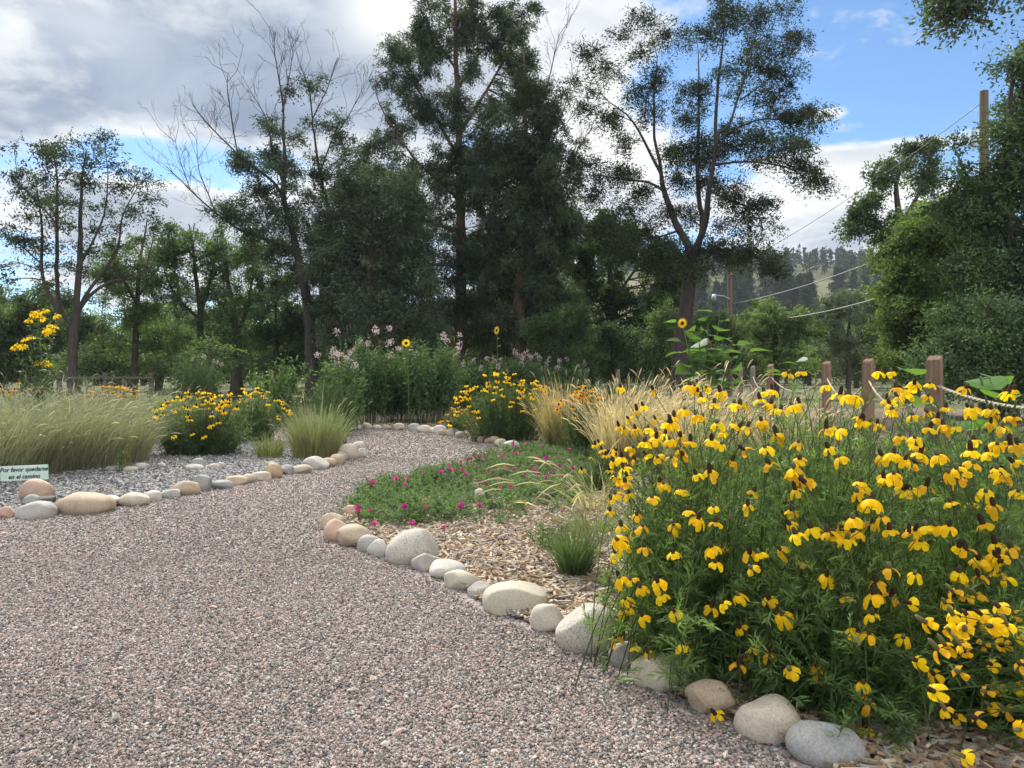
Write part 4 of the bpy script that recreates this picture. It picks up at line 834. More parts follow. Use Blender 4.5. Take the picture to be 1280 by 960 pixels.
# flower heads (shared meshes)
def cone_head(seed, pet=6, droop=1., size=1., colr=(.97, .66, .006)):
    rng = rg(seed); mb = MB()
    for i in range(pet):
        a = i*6.283/pet+rng.normal()*.18; dr = droop*rng.uniform(.55, 1.25); L = rng.uniform(.85, 1.15)*size
        ca, sa = math.cos(a), math.sin(a); R_ = np.array([.004, .013, .021, .026, .027])*L; zz_ = np.array([.001, .0, -.006*dr, -.016*dr, -.026*dr])*L+(1-dr)*.004
        W = np.array([.006, .016, .0215, .0205, .010])*L; cup = np.array([0, .0012, .0025, .003, .001])*L
        V = []
        for r, z, w, c in zip(R_, zz_, W, cup):
            for q in (-1, 0, 1): V.append((ca*r-sa*q*w/2, sa*r+ca*q*w/2, z-(c if q else 0)+rng.normal()*.0006))
        F = [(j*3+q, j*3+q+1, j*3+q+4, j*3+q+3) for j in range(4) for q in (0, 1)]
        mb.add(V, F, 0, np.asarray(colr)*(1+.10*rng.normal()))
    return mb.mesh('flower', [M_petal], True)
def cone_mesh(h, r, c1, c2, name='cone'):
    mb = MB(); t = np.linspace(0, 1, 8); prof = r*np.sqrt(np.clip(1-(np.abs(t-.4)/.62)**3, .02, 1)); P = np.stack([0*t, 0*t, -.003+t*h], -1)
    th = np.arange(9)*6.283/9; V = P[:, None]+prof[:, None, None]*np.stack([np.cos(th), np.sin(th), 0*th], -1)[None]
    V = V+rg(int(h*1e5)).normal(size=V.shape)*.00035
    idx = np.arange(72).reshape(8, 9); F = np.stack([idx[:-1], np.roll(idx[:-1], -1, 1), np.roll(idx[1:], -1, 1), idx[1:]], -1).reshape(-1, 4)
    col = np.repeat(np.asarray(c1)[None]*(1-t[:, None])+np.asarray(c2)[None]*t[:, None], 9, 0)
    mb.add(V, F, 0, col); mb.add(V[-1], [list(range(9))], 0, np.asarray(c2)); return mb.mesh(name, [M_cone], True)
HEADS = [cone_head(300+i, (5, 6, 7, 6, 5, 3)[i], (1.1, .9, 1.2, .7, 1.3, 1.2)[i], 1., ((.97, .66, .006), (.97, .69, .01), (.95, .62, .008), (.93, .6, .012), (.90, .55, .012), (.84, .46, .02))[i]) for i in range(6)]
CONES = [cone_mesh(.030, .0068, (.055, .028, .012), (.035, .020, .012)), cone_mesh(.024, .0066, (.05, .026, .012), (.07, .06, .03)), cone_mesh(.020, .006, (.045, .03, .015), (.16, .17, .09))]
OLIVES = [cone_mesh(.042, .0066, (.10, .075, .025), (.19, .18, .07)), cone_mesh(.034, .0066, (.09, .06, .02), (.16, .16, .06))]
def orient(o, axis, rng):
    q = Vector((0, 0, 1)).rotation_difference(Vector(axis)); o.rotation_mode = 'QUATERNION'
    o.rotation_quaternion = q @ Quaternion((0, 0, 1), rng.uniform(0, 6.28))
def put_flower(root, p, axis, rng, heads, cones, sc=1.0):
    k0 = np.array(root.location)
    f = link('flower', heads[rng.integers(len(heads))], root); f.location = p-k0; orient(f, axis, rng); f.scale = (sc,)*3
    if cones:
        c = link('cone', cones[rng.integers(len(cones))], f); c.scale = (1.2, 1.2, rng.uniform(1.0, 1.4))
    return f

# -- the big prairie coneflowers in front: where the heads stand, read off the photograph, on the domes of five plants
fl = [(760+a/2.087, 500+b/2.087) for a, b in ((200,25),(230,40),(245,45),(165,60),(105,75),(150,90),(125,100),(95,110),(190,95),(215,110),(285,60),(300,85),(295,115),(270,105),(330,10),(345,8),(400,55),(365,70),(340,70),(425,10),(480,15),(500,10),(355,130),(325,160),(410,125),(420,165),(440,90),(500,155),(605,80),(665,55),(705,65),(735,10),(795,40),(760,95),(800,100),(840,75),(875,65),(905,70),(955,105),(1000,25),(950,20),(1030,70),(1015,115),(1045,110),(1070,115),(715,145),(745,140),(775,155),(815,140),(860,145),(575,125),(605,150),(15,160),(35,150),(70,155),(100,145),(130,150),(165,150),(185,130),(195,145),(20,200),(50,200),(45,215),(20,245),(55,245),(115,255),(135,215),(145,220),(195,235),(230,195),(265,190),(270,185),(480,190),(505,205),(515,215),(660,215),(650,240),(720,205),(745,205),(770,235),(830,225),(890,190),(910,180),(930,190),(1015,180),(1025,205),(945,270),(1005,275),(985,240),(1070,240),(690,260),(210,290),(275,280),(235,310),(280,320),(365,275),(380,240),(75,300),(90,330),(170,325),(35,330),(70,340),(25,365),(20,400),(95,385),(45,380),(5,290),(475,325),(490,350),(480,290),(530,335),(575,345),(590,355),(620,320),(640,310),(640,345),(625,365),(610,340),(690,320),(715,305),(735,340),(800,340),(815,370),(830,330),(855,330),(890,330),(980,325),(785,345),(915,385),(935,390),(1050,385),(1010,375),(1015,405),(170,400),(270,385),(295,385),(280,425),(370,400),(395,400),(375,440),(450,390),(505,420),(570,460),(700,475),(735,440),(800,455),(740,510),(915,450),(1005,430),(1040,465),(1020,450),(30,465),(60,470),(85,490),(130,475),(140,510),(45,520),(40,550),(60,540),(90,565),(175,555),(270,540),(300,530),(340,510),(420,520),(455,560),(620,515),(690,560),(20,620),(70,645),(105,660),(150,695),(190,675),(200,640),(345,595),(360,670),(380,645),(340,690),(420,660),(475,705),(545,695),(650,605),(680,610),(770,620),(665,740),(680,790),(670,855),(280,820),(385,800))]
fl += [(883,484),(900,490),(877,497),(985,467),(1001,465),(893,505),(955,490),(965,488),(950,500),(855,512),(843,520),(925,506),(1032,482),(1060,495),(1050,493),(1113,513),(1070,497),(1120,485),(1143,480),(1162,480),(1097,465),(1114,465),(1160,495),(1207,485),(1215,510),(1236,512),(1245,518),(1088,528),(1075,523),(820,540),(835,530),(808,552),(870,520),(790,560),(780,585),(775,600),(765,625)]
rng = rg(400)
fl += [(rng.uniform(790, 1275), rng.uniform(505, 640)) for i in range(34)]+[(rng.uniform(780, 1260), rng.uniform(640, 800)) for i in range(34)]+[(rng.uniform(765, 900), rng.uniform(560, 780)) for i in range(30)]+[(rng.uniform(770, 1275), rng.uniform(480, 600)) for i in range(80)]
side_fl = [(760+a/2.087, 500+b/2.087) for a, b in ((790,530),(830,580),(880,530),(935,560),(1000,590),(960,510),(900,500),(1020,540),(805,680),(850,715),(890,600),(860,650),(920,640),(930,655),(915,710),(850,760),(880,810),(910,830),(1010,750),(960,830),(1000,800),(1075,860),(1070,750),(1075,690),(1070,610),(930,600),(880,640),(905,615),(1030,640),(1060,560),(980,640),(1000,690),(900,560),(975,560),(1040,590),(930,930),(1040,810),(985,760))]
bases = [(.66, 2.74), (1.06, 2.45), (1.52, 2.42), (.82, 3.5), (1.32, 3.42), (1.86, 3.34)]
plab = ['bushy yellow coneflower clump over the boulders at the bend, its heads hanging to the gravel', 'bushy yellow coneflower clump behind the cream and tan edging stones, leafy to the ground', 'yellow coneflower clump above the sprawling stems, behind the blue-grey oval boulder', 'yellow coneflower clump leaning against the tan grass', 'tall yellow coneflower clump in the middle, before the slim farther rope posts', 'tall yellow coneflower clump before the nearest rope post, thin stems and scattered heads']
CEN, RAD_ = np.array([1.26, 3.02, .30]), np.array([1.02, .99, .76])
def dome_hit(px, py, rng):
    dv = np.array([(px-640)/FPX, 1, (HOR-py)/FPX]); o = np.array([0, 0, CH]); p = (o-CEN)/RAD_; q = dv/RAD_
    A = q@q; B = 2*p@q; Cc = p@p-1; disc = B*B-4*A*Cc
    if disc < 0: t = np.clip(-B/(2*A), 2.3, 3.9)
    else: t = (-B-math.sqrt(disc))/(2*A)
    t += abs(rng.normal())*.10
    pt_ = o+dv*t
    if pt_[2] < .04: pt_ = o+dv*(t*(CH-.04)/(CH-pt_[2]))
    return pt_
CF = [(.165, .26, .08), (.145, .23, .075), (.20, .30, .095), (.125, .20, .068)]
pts = np.array([dome_hit(a, b, rng) for a, b in fl]); own = np.argmin(np.linalg.norm(pts[:, None, :2]-np.array(bases)[None], axis=2), axis=1)
for i, b in enumerate(bases):
    rng = rg(410+i); root = empty('coneflower_plant', (b[0], b[1], 0), plab[i], 'flowering plant', 'yellow prairie coneflowers in front'); k0 = np.array([b[0], b[1], 0])
    P = pts[own == i][:98]; n = len(P)
    bs = k0+np.concatenate([rng.normal(size=(n, 2))*.13, np.zeros((n, 1))], 1); C = stems_to(bs, P, rng)
    fb = MB(); leafy(fb, C, rng, CF, 9, .075, t0=.12, t1=.82, k0=k0, wid=.10)
    # leafy shoots fill the dome
    m = 270; u = nrm(rng.normal(size=(m*6, 3))*np.array([1, 1, .9])); u = u[u[:, 2] > -.25]; tp = CEN+u*RAD_*(rng.random((len(u), 1))**.35)*.97
    tp = tp[(tp[:, 2] > .05) & (tp[:, 0]/tp[:, 1] > .12+np.maximum(0, .4-tp[:, 2])*.24)]; tp = tp[np.argmin(np.linalg.norm(tp[:, None, :2]-np.array(bases)[None], axis=2), axis=1) == i][:m]
    bs = k0+np.concatenate([rng.normal(size=(len(tp), 2))*.15, np.zeros((len(tp), 1))], 1); C2 = stems_to(bs, tp, rng)
    leafy(fb, C2, rng, CF, 17, .085, t0=.06, t1=1., k0=k0, wid=.10)
    m = 125; a = rng.uniform(0, 6.28, m*3); q = rng.uniform(.35, 1.02, m*3); tp = CEN+np.stack([np.cos(a)*q*RAD_[0], np.sin(a)*q*RAD_[1]-.14, rng.uniform(-.27, .12, m*3)], -1); tp = tp[tp[:, 0]/tp[:, 1] > .13+np.maximum(0, .4-tp[:, 2])*.24]
    tp = tp[np.argmin(np.linalg.norm(tp[:, None, :2]-np.array(bases)[None], axis=2), axis=1) == i][:m]; m = len(tp)
    bs = k0+(tp-k0)*np.array([.45, .45, 0])+np.concatenate([rng.normal(size=(m, 2))*.08, np.zeros((m, 1))], 1); leafy(fb, stems_to(bs, tp, rng), rng, CF, 16, .085, t0=.0, t1=1., k0=k0, wid=.11)
    fb.build('foliage', M_leaf, root)
    T = nrm(C[:, -1]-C[:, -2]) if n else []
    for p, t in zip(P, T):
        ax = nrm(t*.35+np.array([-.18, -.05, 1.0])+rng.normal(size=3)*.28); put_flower(root, p, ax, rng, HEADS, CONES, rng.uniform(.74, 1.02))
# the leaning plant low at the right
rng = rg(420); k0 = np.array([1.75, 2.15, 0.]); root = empty('coneflower_plant', k0, 'sprawling coneflower at the lower right edge, stems lying sideways with long olive cones', 'flowering plant', 'yellow prairie coneflowers in front')
P = []
for a, b in side_fl:
    zt = .05+rng.uniform(.0, .12)+max(0, (930-b)/930*.75); Yd = rng.uniform(1.72, 2.05)
    p = at(a, b, Yd)
    if p[2] < .03: p = gp(a, b, .03)
    P.append(p)
P = np.array(P); bs = k0+np.concatenate([rng.normal(size=(len(P), 2))*.12, np.zeros((len(P), 1))], 1)
n = len(P); mid = bs+(P-bs)*np.array([.45, .45, .75])+np.array([0, 0, .06]); t = np.linspace(0, 1, 7)[None, :, None]; C = (1-t)**2*bs[:, None]+2*t*(1-t)*mid[:, None]+t*t*P[:, None]
fb = MB(); leafy(fb, C, rng, CF, 12, .08, t0=.05, t1=.7, k0=k0, wid=.085)
tp = k0+nrm(rng.normal(size=(260, 3))*np.array([1, 1, .8])+np.array([0, 0, .5]))*np.array([.5, .42, .6])*rng.uniform(.5, 1, (260, 1)); tp = tp[(tp[:, 2] > .04)]
bs = k0+np.concatenate([rng.normal(size=(len(tp), 2))*.12, np.zeros((len(tp), 1))], 1); leafy(fb, stems_to(bs, tp, rng), rng, CF, 13, .08, t0=.1, t1=1., k0=k0, wid=.085)
fb.build('foliage', M_leaf, root)
for p, tt in zip(P, nrm(C[:, -1]-C[:, -2])):
    put_flower(root, p, nrm(tt*.5+np.array([-.5, -.15, .55])+rng.normal(size=3)*.25), rng, HEADS, OLIVES+CONES[:2], rng.uniform(.62, .82))

# -- mid-distance shrubs with small yellow heads
def mini_head(seed, r, h, colr, cc, pet=7):
    rng = rg(seed); mb = MB(); a = np.arange(pet)*6.283/pet; D_ = np.stack([np.cos(a), np.sin(a), np.full(pet, -.55)], -1)
    P = D_*r*.2*np.array([1, 1, 0]); leaves(mb, P, D_, r, r*.75, rng, 0, np.tile(np.asarray(colr), (pet, 1))*(1+.12*rng.normal(size=(pet, 1))), .1, .2, 2.)
    th = np.arange(6)*1.0472; V = np.concatenate([np.stack([np.cos(th)*r*.3, np.sin(th)*r*.3, 0*th-.1*r], -1), np.stack([np.cos(th)*r*.24, np.sin(th)*r*.24, 0*th+h], -1)])
    mb.add(V, [(i, (i+1) % 6, 6+(i+1) % 6, 6+i) for i in range(6)], 1, np.asarray(cc)); mb.add(V[6:], [list(range(6))], 1, np.asarray(cc))
    return mb.mesh('flower', [M_petal, M_cone])
YEL = (.95, .62, .01)
MINI = [mini_head(310+i, .036, .03, YEL, (.04, .022, .012)) for i in range(3)]
MINIO = [mini_head(314+i, .034, .02, (.80, .40, .015), (.06, .03, .012)) for i in range(2)]
def shrub(name, label, pos, rx, ry, h, seed, cols, nst=260, per=14, L=.06, kind='pinnate', wid=.14, flowers=0, heads=None, zone=None, group=None, cat='flowering plant', fsc=(1., 1.3), t0=.1, mat=None, lobes=2, spread=.35, srad=.003, shape=.6, scol=(.10, .15, .05), face=(0, -.1, 1)):
    rng = rg(seed); k0 = np.asarray(pos, float); root = empty(name, k0, label, cat, group); fb = MB()
    u = nrm(rng.normal(size=(nst, 3))); u[:, 2] = np.abs(u[:, 2]); rr_ = rng.random((nst, 1))**.4
    tp = k0+u*np.array([rx, ry, h])*np.array([1, 1, 0])*rr_; tp[:, 2] = h*(shape+(1-shape)*np.sqrt(np.clip(1-((tp[:, 0]-k0[0])/rx)**2-((tp[:, 1]-k0[1])/ry)**2, 0, 1)))*rng.uniform(.55, 1., nst)
    bs = k0+(tp-k0)*np.array([spread, spread, 0])+np.concatenate([rng.normal(size=(nst, 2))*.05, np.zeros((nst, 1))], 1)
    C = stems_to(bs, tp, rng); leafy(fb, C, rng, cols, per, L, kind, t0, 1., wid, lobes, srad, scol, k0)
    if flowers:
        fp = []
        while len(fp) < flowers:
            if zone is None:
                a, q = rng.uniform(0, 6.28), math.sqrt(rng.random()); x_, y_ = rx*q*math.cos(a)*.98, ry*q*math.sin(a)*.98
            else:
                x_, y_ = rng.uniform(zone[0], zone[1])*rx, rng.uniform(zone[2], zone[3])*ry
                if (x_/rx)**2+(y_/ry)**2 > 1.05: continue
            fp.append((x_, y_, h*(shape+(1-shape)*math.sqrt(max(0, 1-(x_/rx)**2-(y_/ry)**2)))*rng.uniform(.86, 1.12)))
        fp = np.array(fp)+k0; bs = k0+(fp-k0)*np.array([spread, spread, 0]); C = stems_to(bs, fp, rng)
        tubes(fb, C-k0, np.full(C.shape[:2], srad*.7), 3, 0, np.tile(np.asarray(scol), (len(fp), 1)))
        for p in fp: put_flower(root, p, nrm(np.asarray(face)+rng.normal(size=3)*.3), rng, heads, None, rng.uniform(*fsc))
    fb.build('foliage', mat or M_leaf, root); return root
SG = [(.135, .20, .085), (.155, .225, .095), (.12, .175, .08)]
shrub('coneflower_shrub', 'low dark-based shrub with yellow heads on the left bed, beside the stone trickle', gp(252, 568), .78, .55, .80, 501, [(.12, .18, .085), (.14, .205, .09)], 400, 17, .075, flowers=74, heads=MINI, zone=(-1.02, .6, -1.02, .6), spread=.6, shape=.3, group='yellow shrubs across the path')
shrub('coneflower_shrub', 'looser yellow-headed shrub right behind the low dark-based one on the left bed', gp(318, 552), .62, .5, .82, 502, SG, 300, 14, .07, flowers=34, heads=MINI, shape=.3, group='yellow shrubs across the path')
shrub('coneflower_shrub', 'broad yellow-headed shrub by the far curve of the path, heads massed along its top', gp(632, 552), .92, .6, 1.02, 503, SG, 430, 16, .085, spread=.6, flowers=96, heads=MINI, zone=(-1, 1, -.9, .5), shape=.3, group='yellow shrubs across the path', fsc=(1.1, 1.4))
shrub('coneflower_shrub', 'small orange-yellow flowering plant at the left foot of the broad far shrub', gp(573, 544), .36, .3, .48, 504, SG, 110, 12, .07, flowers=26, heads=MINIO, shape=.3, group='yellow shrubs across the path')
shrub('coneflower_shrub', 'yellow-flowered plant between the two tan grass clumps', gp(728, 572), .34, .4, .86, 505, SG, 150, 13, .07, flowers=46, heads=MINIO, group='yellow shrubs across the path')
shrub('blanketflower_plant', 'orange-yellow flowers showing over the tall grass, near the stone trickle', gp(140, 540), .55, .4, .80, 506, SG, 150, 12, .07, flowers=44, heads=MINIO, group='yellow shrubs across the path', shape=.8, fsc=(1.2, 1.5))
shrub('blanketflower_plant', 'few small yellow flowers in the tall grass near the picture edge', gp(20, 548), .6, .4, .86, 507, SG, 150, 12, .07, flowers=18, heads=MINIO, group='yellow shrubs across the path', shape=.8, fsc=(1.2, 1.5))
shrub('coneflower_shrub', 'low yellow-flowered plant in front of the large tan grass', gp(752, 612), .24, .25, .42, 508, SG, 80, 12, .06, flowers=14, heads=MINI, shape=.3, group='yellow shrubs across the path')
# fine green growth behind the big coneflowers, and filler greens
shrub('yarrow_plant', 'fine feathery green plant between the coneflowers and the nearest rope post', (2.45, 4.1, 0), .75, .5, .86, 510, CF, 260, 14, .09, wid=.08, group='green filler plants', cat='plant')
shrub('yarrow_plant', 'fine feathery green plant behind the coneflowers, between tan grass and rope posts', (1.9, 5.0, 0), .9, .6, .85, 511, SG, 260, 14, .09, wid=.08, group='green filler plants', cat='plant')
shrub('sage_plant', 'silvery green plant under the sagging rope at the right edge', (3.6, 5.4, 0), .8, .6, .85, 512, [(.14, .18, .12), (.11, .15, .09)], 220, 14, .09, 'simple', .12, group='green filler plants', cat='plant')
shrub('milkweed_plant', 'broad-leaved light green plant behind the left yellow shrubs', gp(352, 533), .95, .6, 1.65, 513, [(.12, .20, .06), (.10, .17, .055)], 70, 16, .17, 'simple', .36, group='green filler plants', cat='plant', shape=.75)
shrub('aster_plant', 'tall green plant rising behind the left yellow shrub, sky-pink tips', gp(238, 522), .95, .6, 1.85, 514, [(.075, .12, .055), (.065, .10, .05)], 130, 20, .13, 'simple', .25, group='green filler plants', cat='plant', shape=.7)
shrub('aster_plant', 'loose green plant between the olive grass tuft and the pink-topped plants', gp(420, 545), .55, .4, 1.05, 515, [(.085, .14, .055), (.075, .12, .05)], 170, 18, .10, 'simple', .2, group='green filler plants', cat='plant', shape=.7)
shrub('aster_plant', 'leafy green plant along the fence behind the tan grass', gp(770, 525), 1.2, .6, .95, 516, SG, 220, 16, .12, 'simple', .3, group='green filler plants', cat='plant', shape=.8)
shrub('aster_plant', 'green leafy plant filling the gap behind the narrow tan grass', gp(700, 528), .9, .6, 1.0, 517, SG, 190, 16, .12, 'simple', .3, group='green filler plants', cat='plant', shape=.8)
shrub('weed_plant', 'thin weed with tiny leaves on the wood chips left of the spiky tuft', gp(688, 690), .16, .12, .22, 518, SG, 26, 8, .05, 'simple', .3, cat='plant', srad=.0015)
shrub('weed_plant', 'lone pale weed stalk in front of the tall grass on the shale', gp(155, 590), .10, .08, .34, 519, [(.14, .2, .07)], 14, 9, .07, 'simple', .16, cat='plant', srad=.002)

# -- pink-topped bee plants
def bee_head(seed):
    rng = rg(seed); mb = MB(); n = 46; u = rand_ball(rng, n, 2.5)*np.array([.055, .055, .075])+np.array([0, 0, .02])
    leaves(mb, u, u-np.array([0, 0, -.05])+rng.normal(size=(n, 3))*.03, .026, .018, rng, 0, tint(rng, n, (.54, .43, .58), .08, .22)); return mb.mesh('flower', [M_petal])
BEE = [bee_head(320+i) for i in range(3)]
BG = [(.09, .155, .06), (.13, .20, .08), (.065, .115, .05), (.15, .22, .10)]
bl = 'pink-topped bee plants'
for i, (px, py, rx, h, nf, lab) in enumerate(((458, 530, .85, 2.0, 15, 'tallest pink-topped bee plant at the left end of the hedge'), (535, 530, .95, 1.98, 8, 'rounded bee plant hedge section right of the small sunflower'), (500, 528, .6, 1.72, 8, 'bee plant in the dip between the two tall rounded ones'),
        (425, 538, .55, 1.45, 9, 'shorter bee plant with pale pink heads facing the olive grass tuft'), (598, 522, .9, 1.5, 12, 'bee plant behind the broad yellow shrub, many pale heads'), (650, 520, 1.0, 1.62, 14, 'bee plant under the taller single sunflower'), (705, 518, .8, 1.45, 10, 'bee plant nearest the narrow tan grass'), (250, 512, .8, 1.55, 5, 'bee plant far behind the left yellow shrub with few pale heads'))):
    shrub('bee_plant', lab, gp(px, py), rx, .55, h, 530+i, BG, int(190*rx), 34, .13, 'simple', .38, nf, BEE, group=bl, t0=.22, shape=.72, fsc=(.9, 1.3), spread=.6, srad=.003, scol=(.085, .14, .055))

# -- magenta poppy mallow mat
def cup_head(seed):
    rng = rg(seed); mb = MB(); a = np.arange(5)*1.2566; D_ = np.stack([np.cos(a)*.7, np.sin(a)*.7, np.full(5, .75)], -1)
    leaves(mb, np.zeros((5, 3)), D_, .05, .05, rng, 0, tint(rng, 5, (.46, .05, .30), .1, .3), .1, 0, 1.); return mb.mesh('flower', [M_petal])
CUP = [cup_head(340+i) for i in range(3)]
def mallow(label, poly, seed, nst, flw):
    rng = rg(seed); W_ = np.array([gp(*p)[:2] for p in poly]); c = W_.mean(0); k0 = np.array([c[0], c[1], 0]); root = empty('poppy_mallow_plant', k0, label, 'flowering plant', 'magenta poppy mallow')
    lo, hi = W_.min(0), W_.max(0); q = lo+rng.random((nst*3, 2))*(hi-lo); q = q[in_poly(q[:, 0], q[:, 1], W_) & (np.sin(q[:, 0]*5.3+2*np.sin(q[:, 1]*3))+.9*rng.normal(size=len(q)) > -.75)][:nst]; n = len(q)
    bs = np.concatenate([q, np.zeros((n, 1))], 1); tp = bs+np.concatenate([rng.normal(size=(n, 2))*.10, (rng.uniform(.03, .11, n)*np.clip(1+.8*np.sin(q[:, 0]*4.1+1)*np.sin(q[:, 1]*3.3)+.4*np.sin(q[:, 0]*9+q[:, 1]*7), .35, 2))[:, None]], 1)
    fb = MB(); leafy(fb, stems_to(bs, tp, rng, k=4), rng, [(.12, .20, .07), (.15, .24, .085), (.10, .17, .075), (.135, .195, .115)], 9, .075, 'pinnate', .2, 1., .22, 2, .002, (.12, .16, .06), k0, .2)
    for (a, b) in flw:
        g_ = gp(a, b+rng.uniform(15, 26)); p = at(a, b, g_[1]); p[2] = max(p[2], .05); pp = np.stack([g_, (g_+p)/2+np.array([.01, 0, 0]), p])
        tubes(fb, pp[None]-k0, np.full((1, 3), .0022), 3, 0, np.array([[.14, .08, .06]])); put_flower(root, p, nrm(np.array([-.1, -.3, 1])+rng.normal(size=3)*.3), rng, CUP, None, rng.uniform(.5, .92))
    fb.build('foliage', M_leaf, root)
fm = [(440+a/4.571, 480+b/4.571) for a, b in ((108,560),(255,548),(318,542),(310,580),(405,520),(510,510),(555,470),(550,490),(585,495),(625,450),(660,430),(680,432),(728,420),(775,402),(750,440),(710,475),(650,525),(765,515),(800,505),(885,485),(865,490),(930,490),(985,525),(765,572),(850,602),(905,590),(620,705),(300,710),(415,710),(40,715),(725,695),(920,345),(935,360),(995,340),(940,400),(1060,425),(1040,485),(1060,515),(1105,535),(1115,430),(1175,415),(1185,470),(1195,490),(1150,500),(1240,375),(1270,330),(1260,490),(1090,360),(630,490),(860,420))]
fm += [(447, 641), (463, 640), (425+40, 606), (468, 655), (555, 661), (575, 634), (515, 657), (703, 640), (680, 690)][:8]
mallow('poppy mallow mat creeping over the edging stones at the point of the right bed', ((428, 646), (455, 622), (490, 604), (545, 592), (560, 610), (555, 640), (580, 660), (520, 660), (465, 658)), 551, 420, [f for f in fm if f[0] < 545])
mallow('brightest green poppy mallow mat in the middle, around the lone pale stone', ((545, 592), (610, 570), (655, 560), (690, 580), (680, 615), (650, 655), (580, 662), (555, 640), (560, 610)), 552, 560, [f for f in fm if 545 <= f[0] < 665])
mallow('poppy mallow mat with palest blooms, next to the arching straw grass', ((640, 558), (700, 556), (750, 565), (760, 600), (735, 630), (690, 640), (650, 650), (680, 615), (690, 580)), 553, 420, [f for f in fm if f[0] >= 665])

# -- sunflowers and other tall yellow flowers
def sun_head(seed, r, cc=(.05, .03, .015)):
    rng = rg(seed); mb = MB(); n = 16; a = np.arange(n)*6.283/n; D_ = np.stack([np.cos(a), np.sin(a), 0*a+.1], -1)
    leaves(mb, D_*r*.3, D_, r*.75, r*.36, rng, 0, tint(rng, n, (.84, .52, .015), .05, .12), .1, .1, 3.); o = mb.mesh('flower', [M_petal]); 
    th = np.arange(12)*.5236; V = [(0, 0, r*.12)]+[(math.cos(t)*r*.36, math.sin(t)*r*.36, r*.03) for t in th]
    m2 = MB(); m2.add(V, [(0, 1+i, 1+(i+1) % 12) for i in range(12)], 0, np.asarray(cc)); return o, m2.mesh('disc', [M_cone])
def big_leaves(fb, P, D_, L, Wr, rng, cols, k0):
    """broad heart-shaped leaves with a folded midrib"""
    n = len(P); D_ = nrm(D_); S_ = nrm(np.cross(D_, np.array([0, 0, 1.])+rng.normal(size=(n, 3))*.25)); N_ = np.cross(S_, D_)
    prof = [(0, .05), (.06, .62), (.22, 1.), (.42, .92), (.65, .62), (.85, .28), (1., .02)]; V = []
    for f, w in prof:
        cen = P+D_*(L*f)[:, None]-np.array([0, 0, 1])*(L*.22*f*f)[:, None]; hw = (L*Wr*w/2)[:, None]; jag = (1+.08*rng.normal(size=(n, 1)))
        V += [cen+S_*hw*jag+N_*hw*.22, cen, cen-S_*hw*jag+N_*hw*.22]
    V = np.stack(V, 1)-k0; F = np.array([(j*3+q, j*3+q+1, j*3+q+4, j*3+q+3) for j in range(6) for q in (0, 1)])
    fb.add(V, (F[None]+np.arange(n)[:, None, None]*21).reshape(-1, 4), 0, np.repeat(tint(rng, n, cols, .08, .2), 21, 0))
def sunflower(label, base, stems, nl, L, seed, heads=(), r=.055, cols=(.11, .20, .05), group='sunflowers', Wr=.75):
    rng = rg(seed); k0 = np.asarray(base, float); root = empty('sunflower_plant', k0, label, 'flowering plant', group); fb = MB()
    tp = np.array(stems); C = stems_to(np.tile(k0, (len(tp), 1)), tp, rng, k=9); tubes(fb, C-k0, np.linspace(.011, .005, 9)[None]*np.ones((len(tp), 1)), 6, 0, np.tile((.16, .22, .09), (len(tp), 1)))
    for j in range(len(tp)):
        f = np.linspace(.22, .98, nl)*8; i = np.minimum(f.astype(int), 7); P = C[j, i]+(C[j, i+1]-C[j, i])*(f-i)[:, None]; a = np.arange(nl)*2.4+rng.uniform(0, 6)
        d_ = np.stack([np.cos(a), np.sin(a), .35+.2*rng.normal(size=nl)], -1); q = P+nrm(d_)*L*.3
        tubes(fb, np.stack([P, (P+q)/2, q], 1)-k0, np.full((nl, 3), .003), 4, 0, np.tile((.14, .2, .08), (nl, 1)))
        big_leaves(fb, q, d_*np.array([1, 1, .5]), L*rng.uniform(.7, 1.15, nl)*(1.1-.45*f/8), Wr, rng, cols, k0)
    fb.build('foliage', M_leaf, root)
    for p, ax in heads:
        h_, d_ = sun_head(seed+7, r); f = link('flower', h_, root); f.location = np.asarray(p)-k0; orient(f, ax, rng); link('disc', d_, f)
    return root
p = at(508, 429, 15.2); sunflower('small sunflower facing the path above the bee plant hedge', (p[0], 15.4, 0), [p], 8, .14, 601, [(p+np.array([0, -.04, 0]), (0, -1, .2))], .09)
p = at(621, 413, 16.6); sunflower('taller single sunflower turned sideways over the bee plants', (p[0], 16.6, 0), [p], 9, .16, 602, [(p, (-.8, -.6, .1))], .10)
p = at(853, 404, 9.2); s2 = [p, at(900, 392, 9.2), at(875, 420, 9.3), at(915, 425, 9.4), at(885, 405, 9.2), at(935, 435, 9.4), at(860, 430, 9.3)]
sunflower('leafy sunflower with one open bloom in front of the locust trunk', (s2[2][0]+.1, 9.3, 0), s2, 11, .36, 603, [(p, (-.6, -.8, .1))], .065)
sunflower('young big-leaved sunflower without bloom behind the farther rope posts', gp(985, 545), [at(1000, 440, 9.5), at(1020, 455, 9.6), at(970, 452, 9.4)], 7, .32, 604)
sunflower('young sunflower with the largest heart-shaped leaves beside the nearest rope post', (2.42, 3.75, 0), [at(1225, 470, 3.75), at(1270, 500, 3.6), at(1150, 480, 3.9)], 6, .34, 605, cols=(.13, .24, .05))
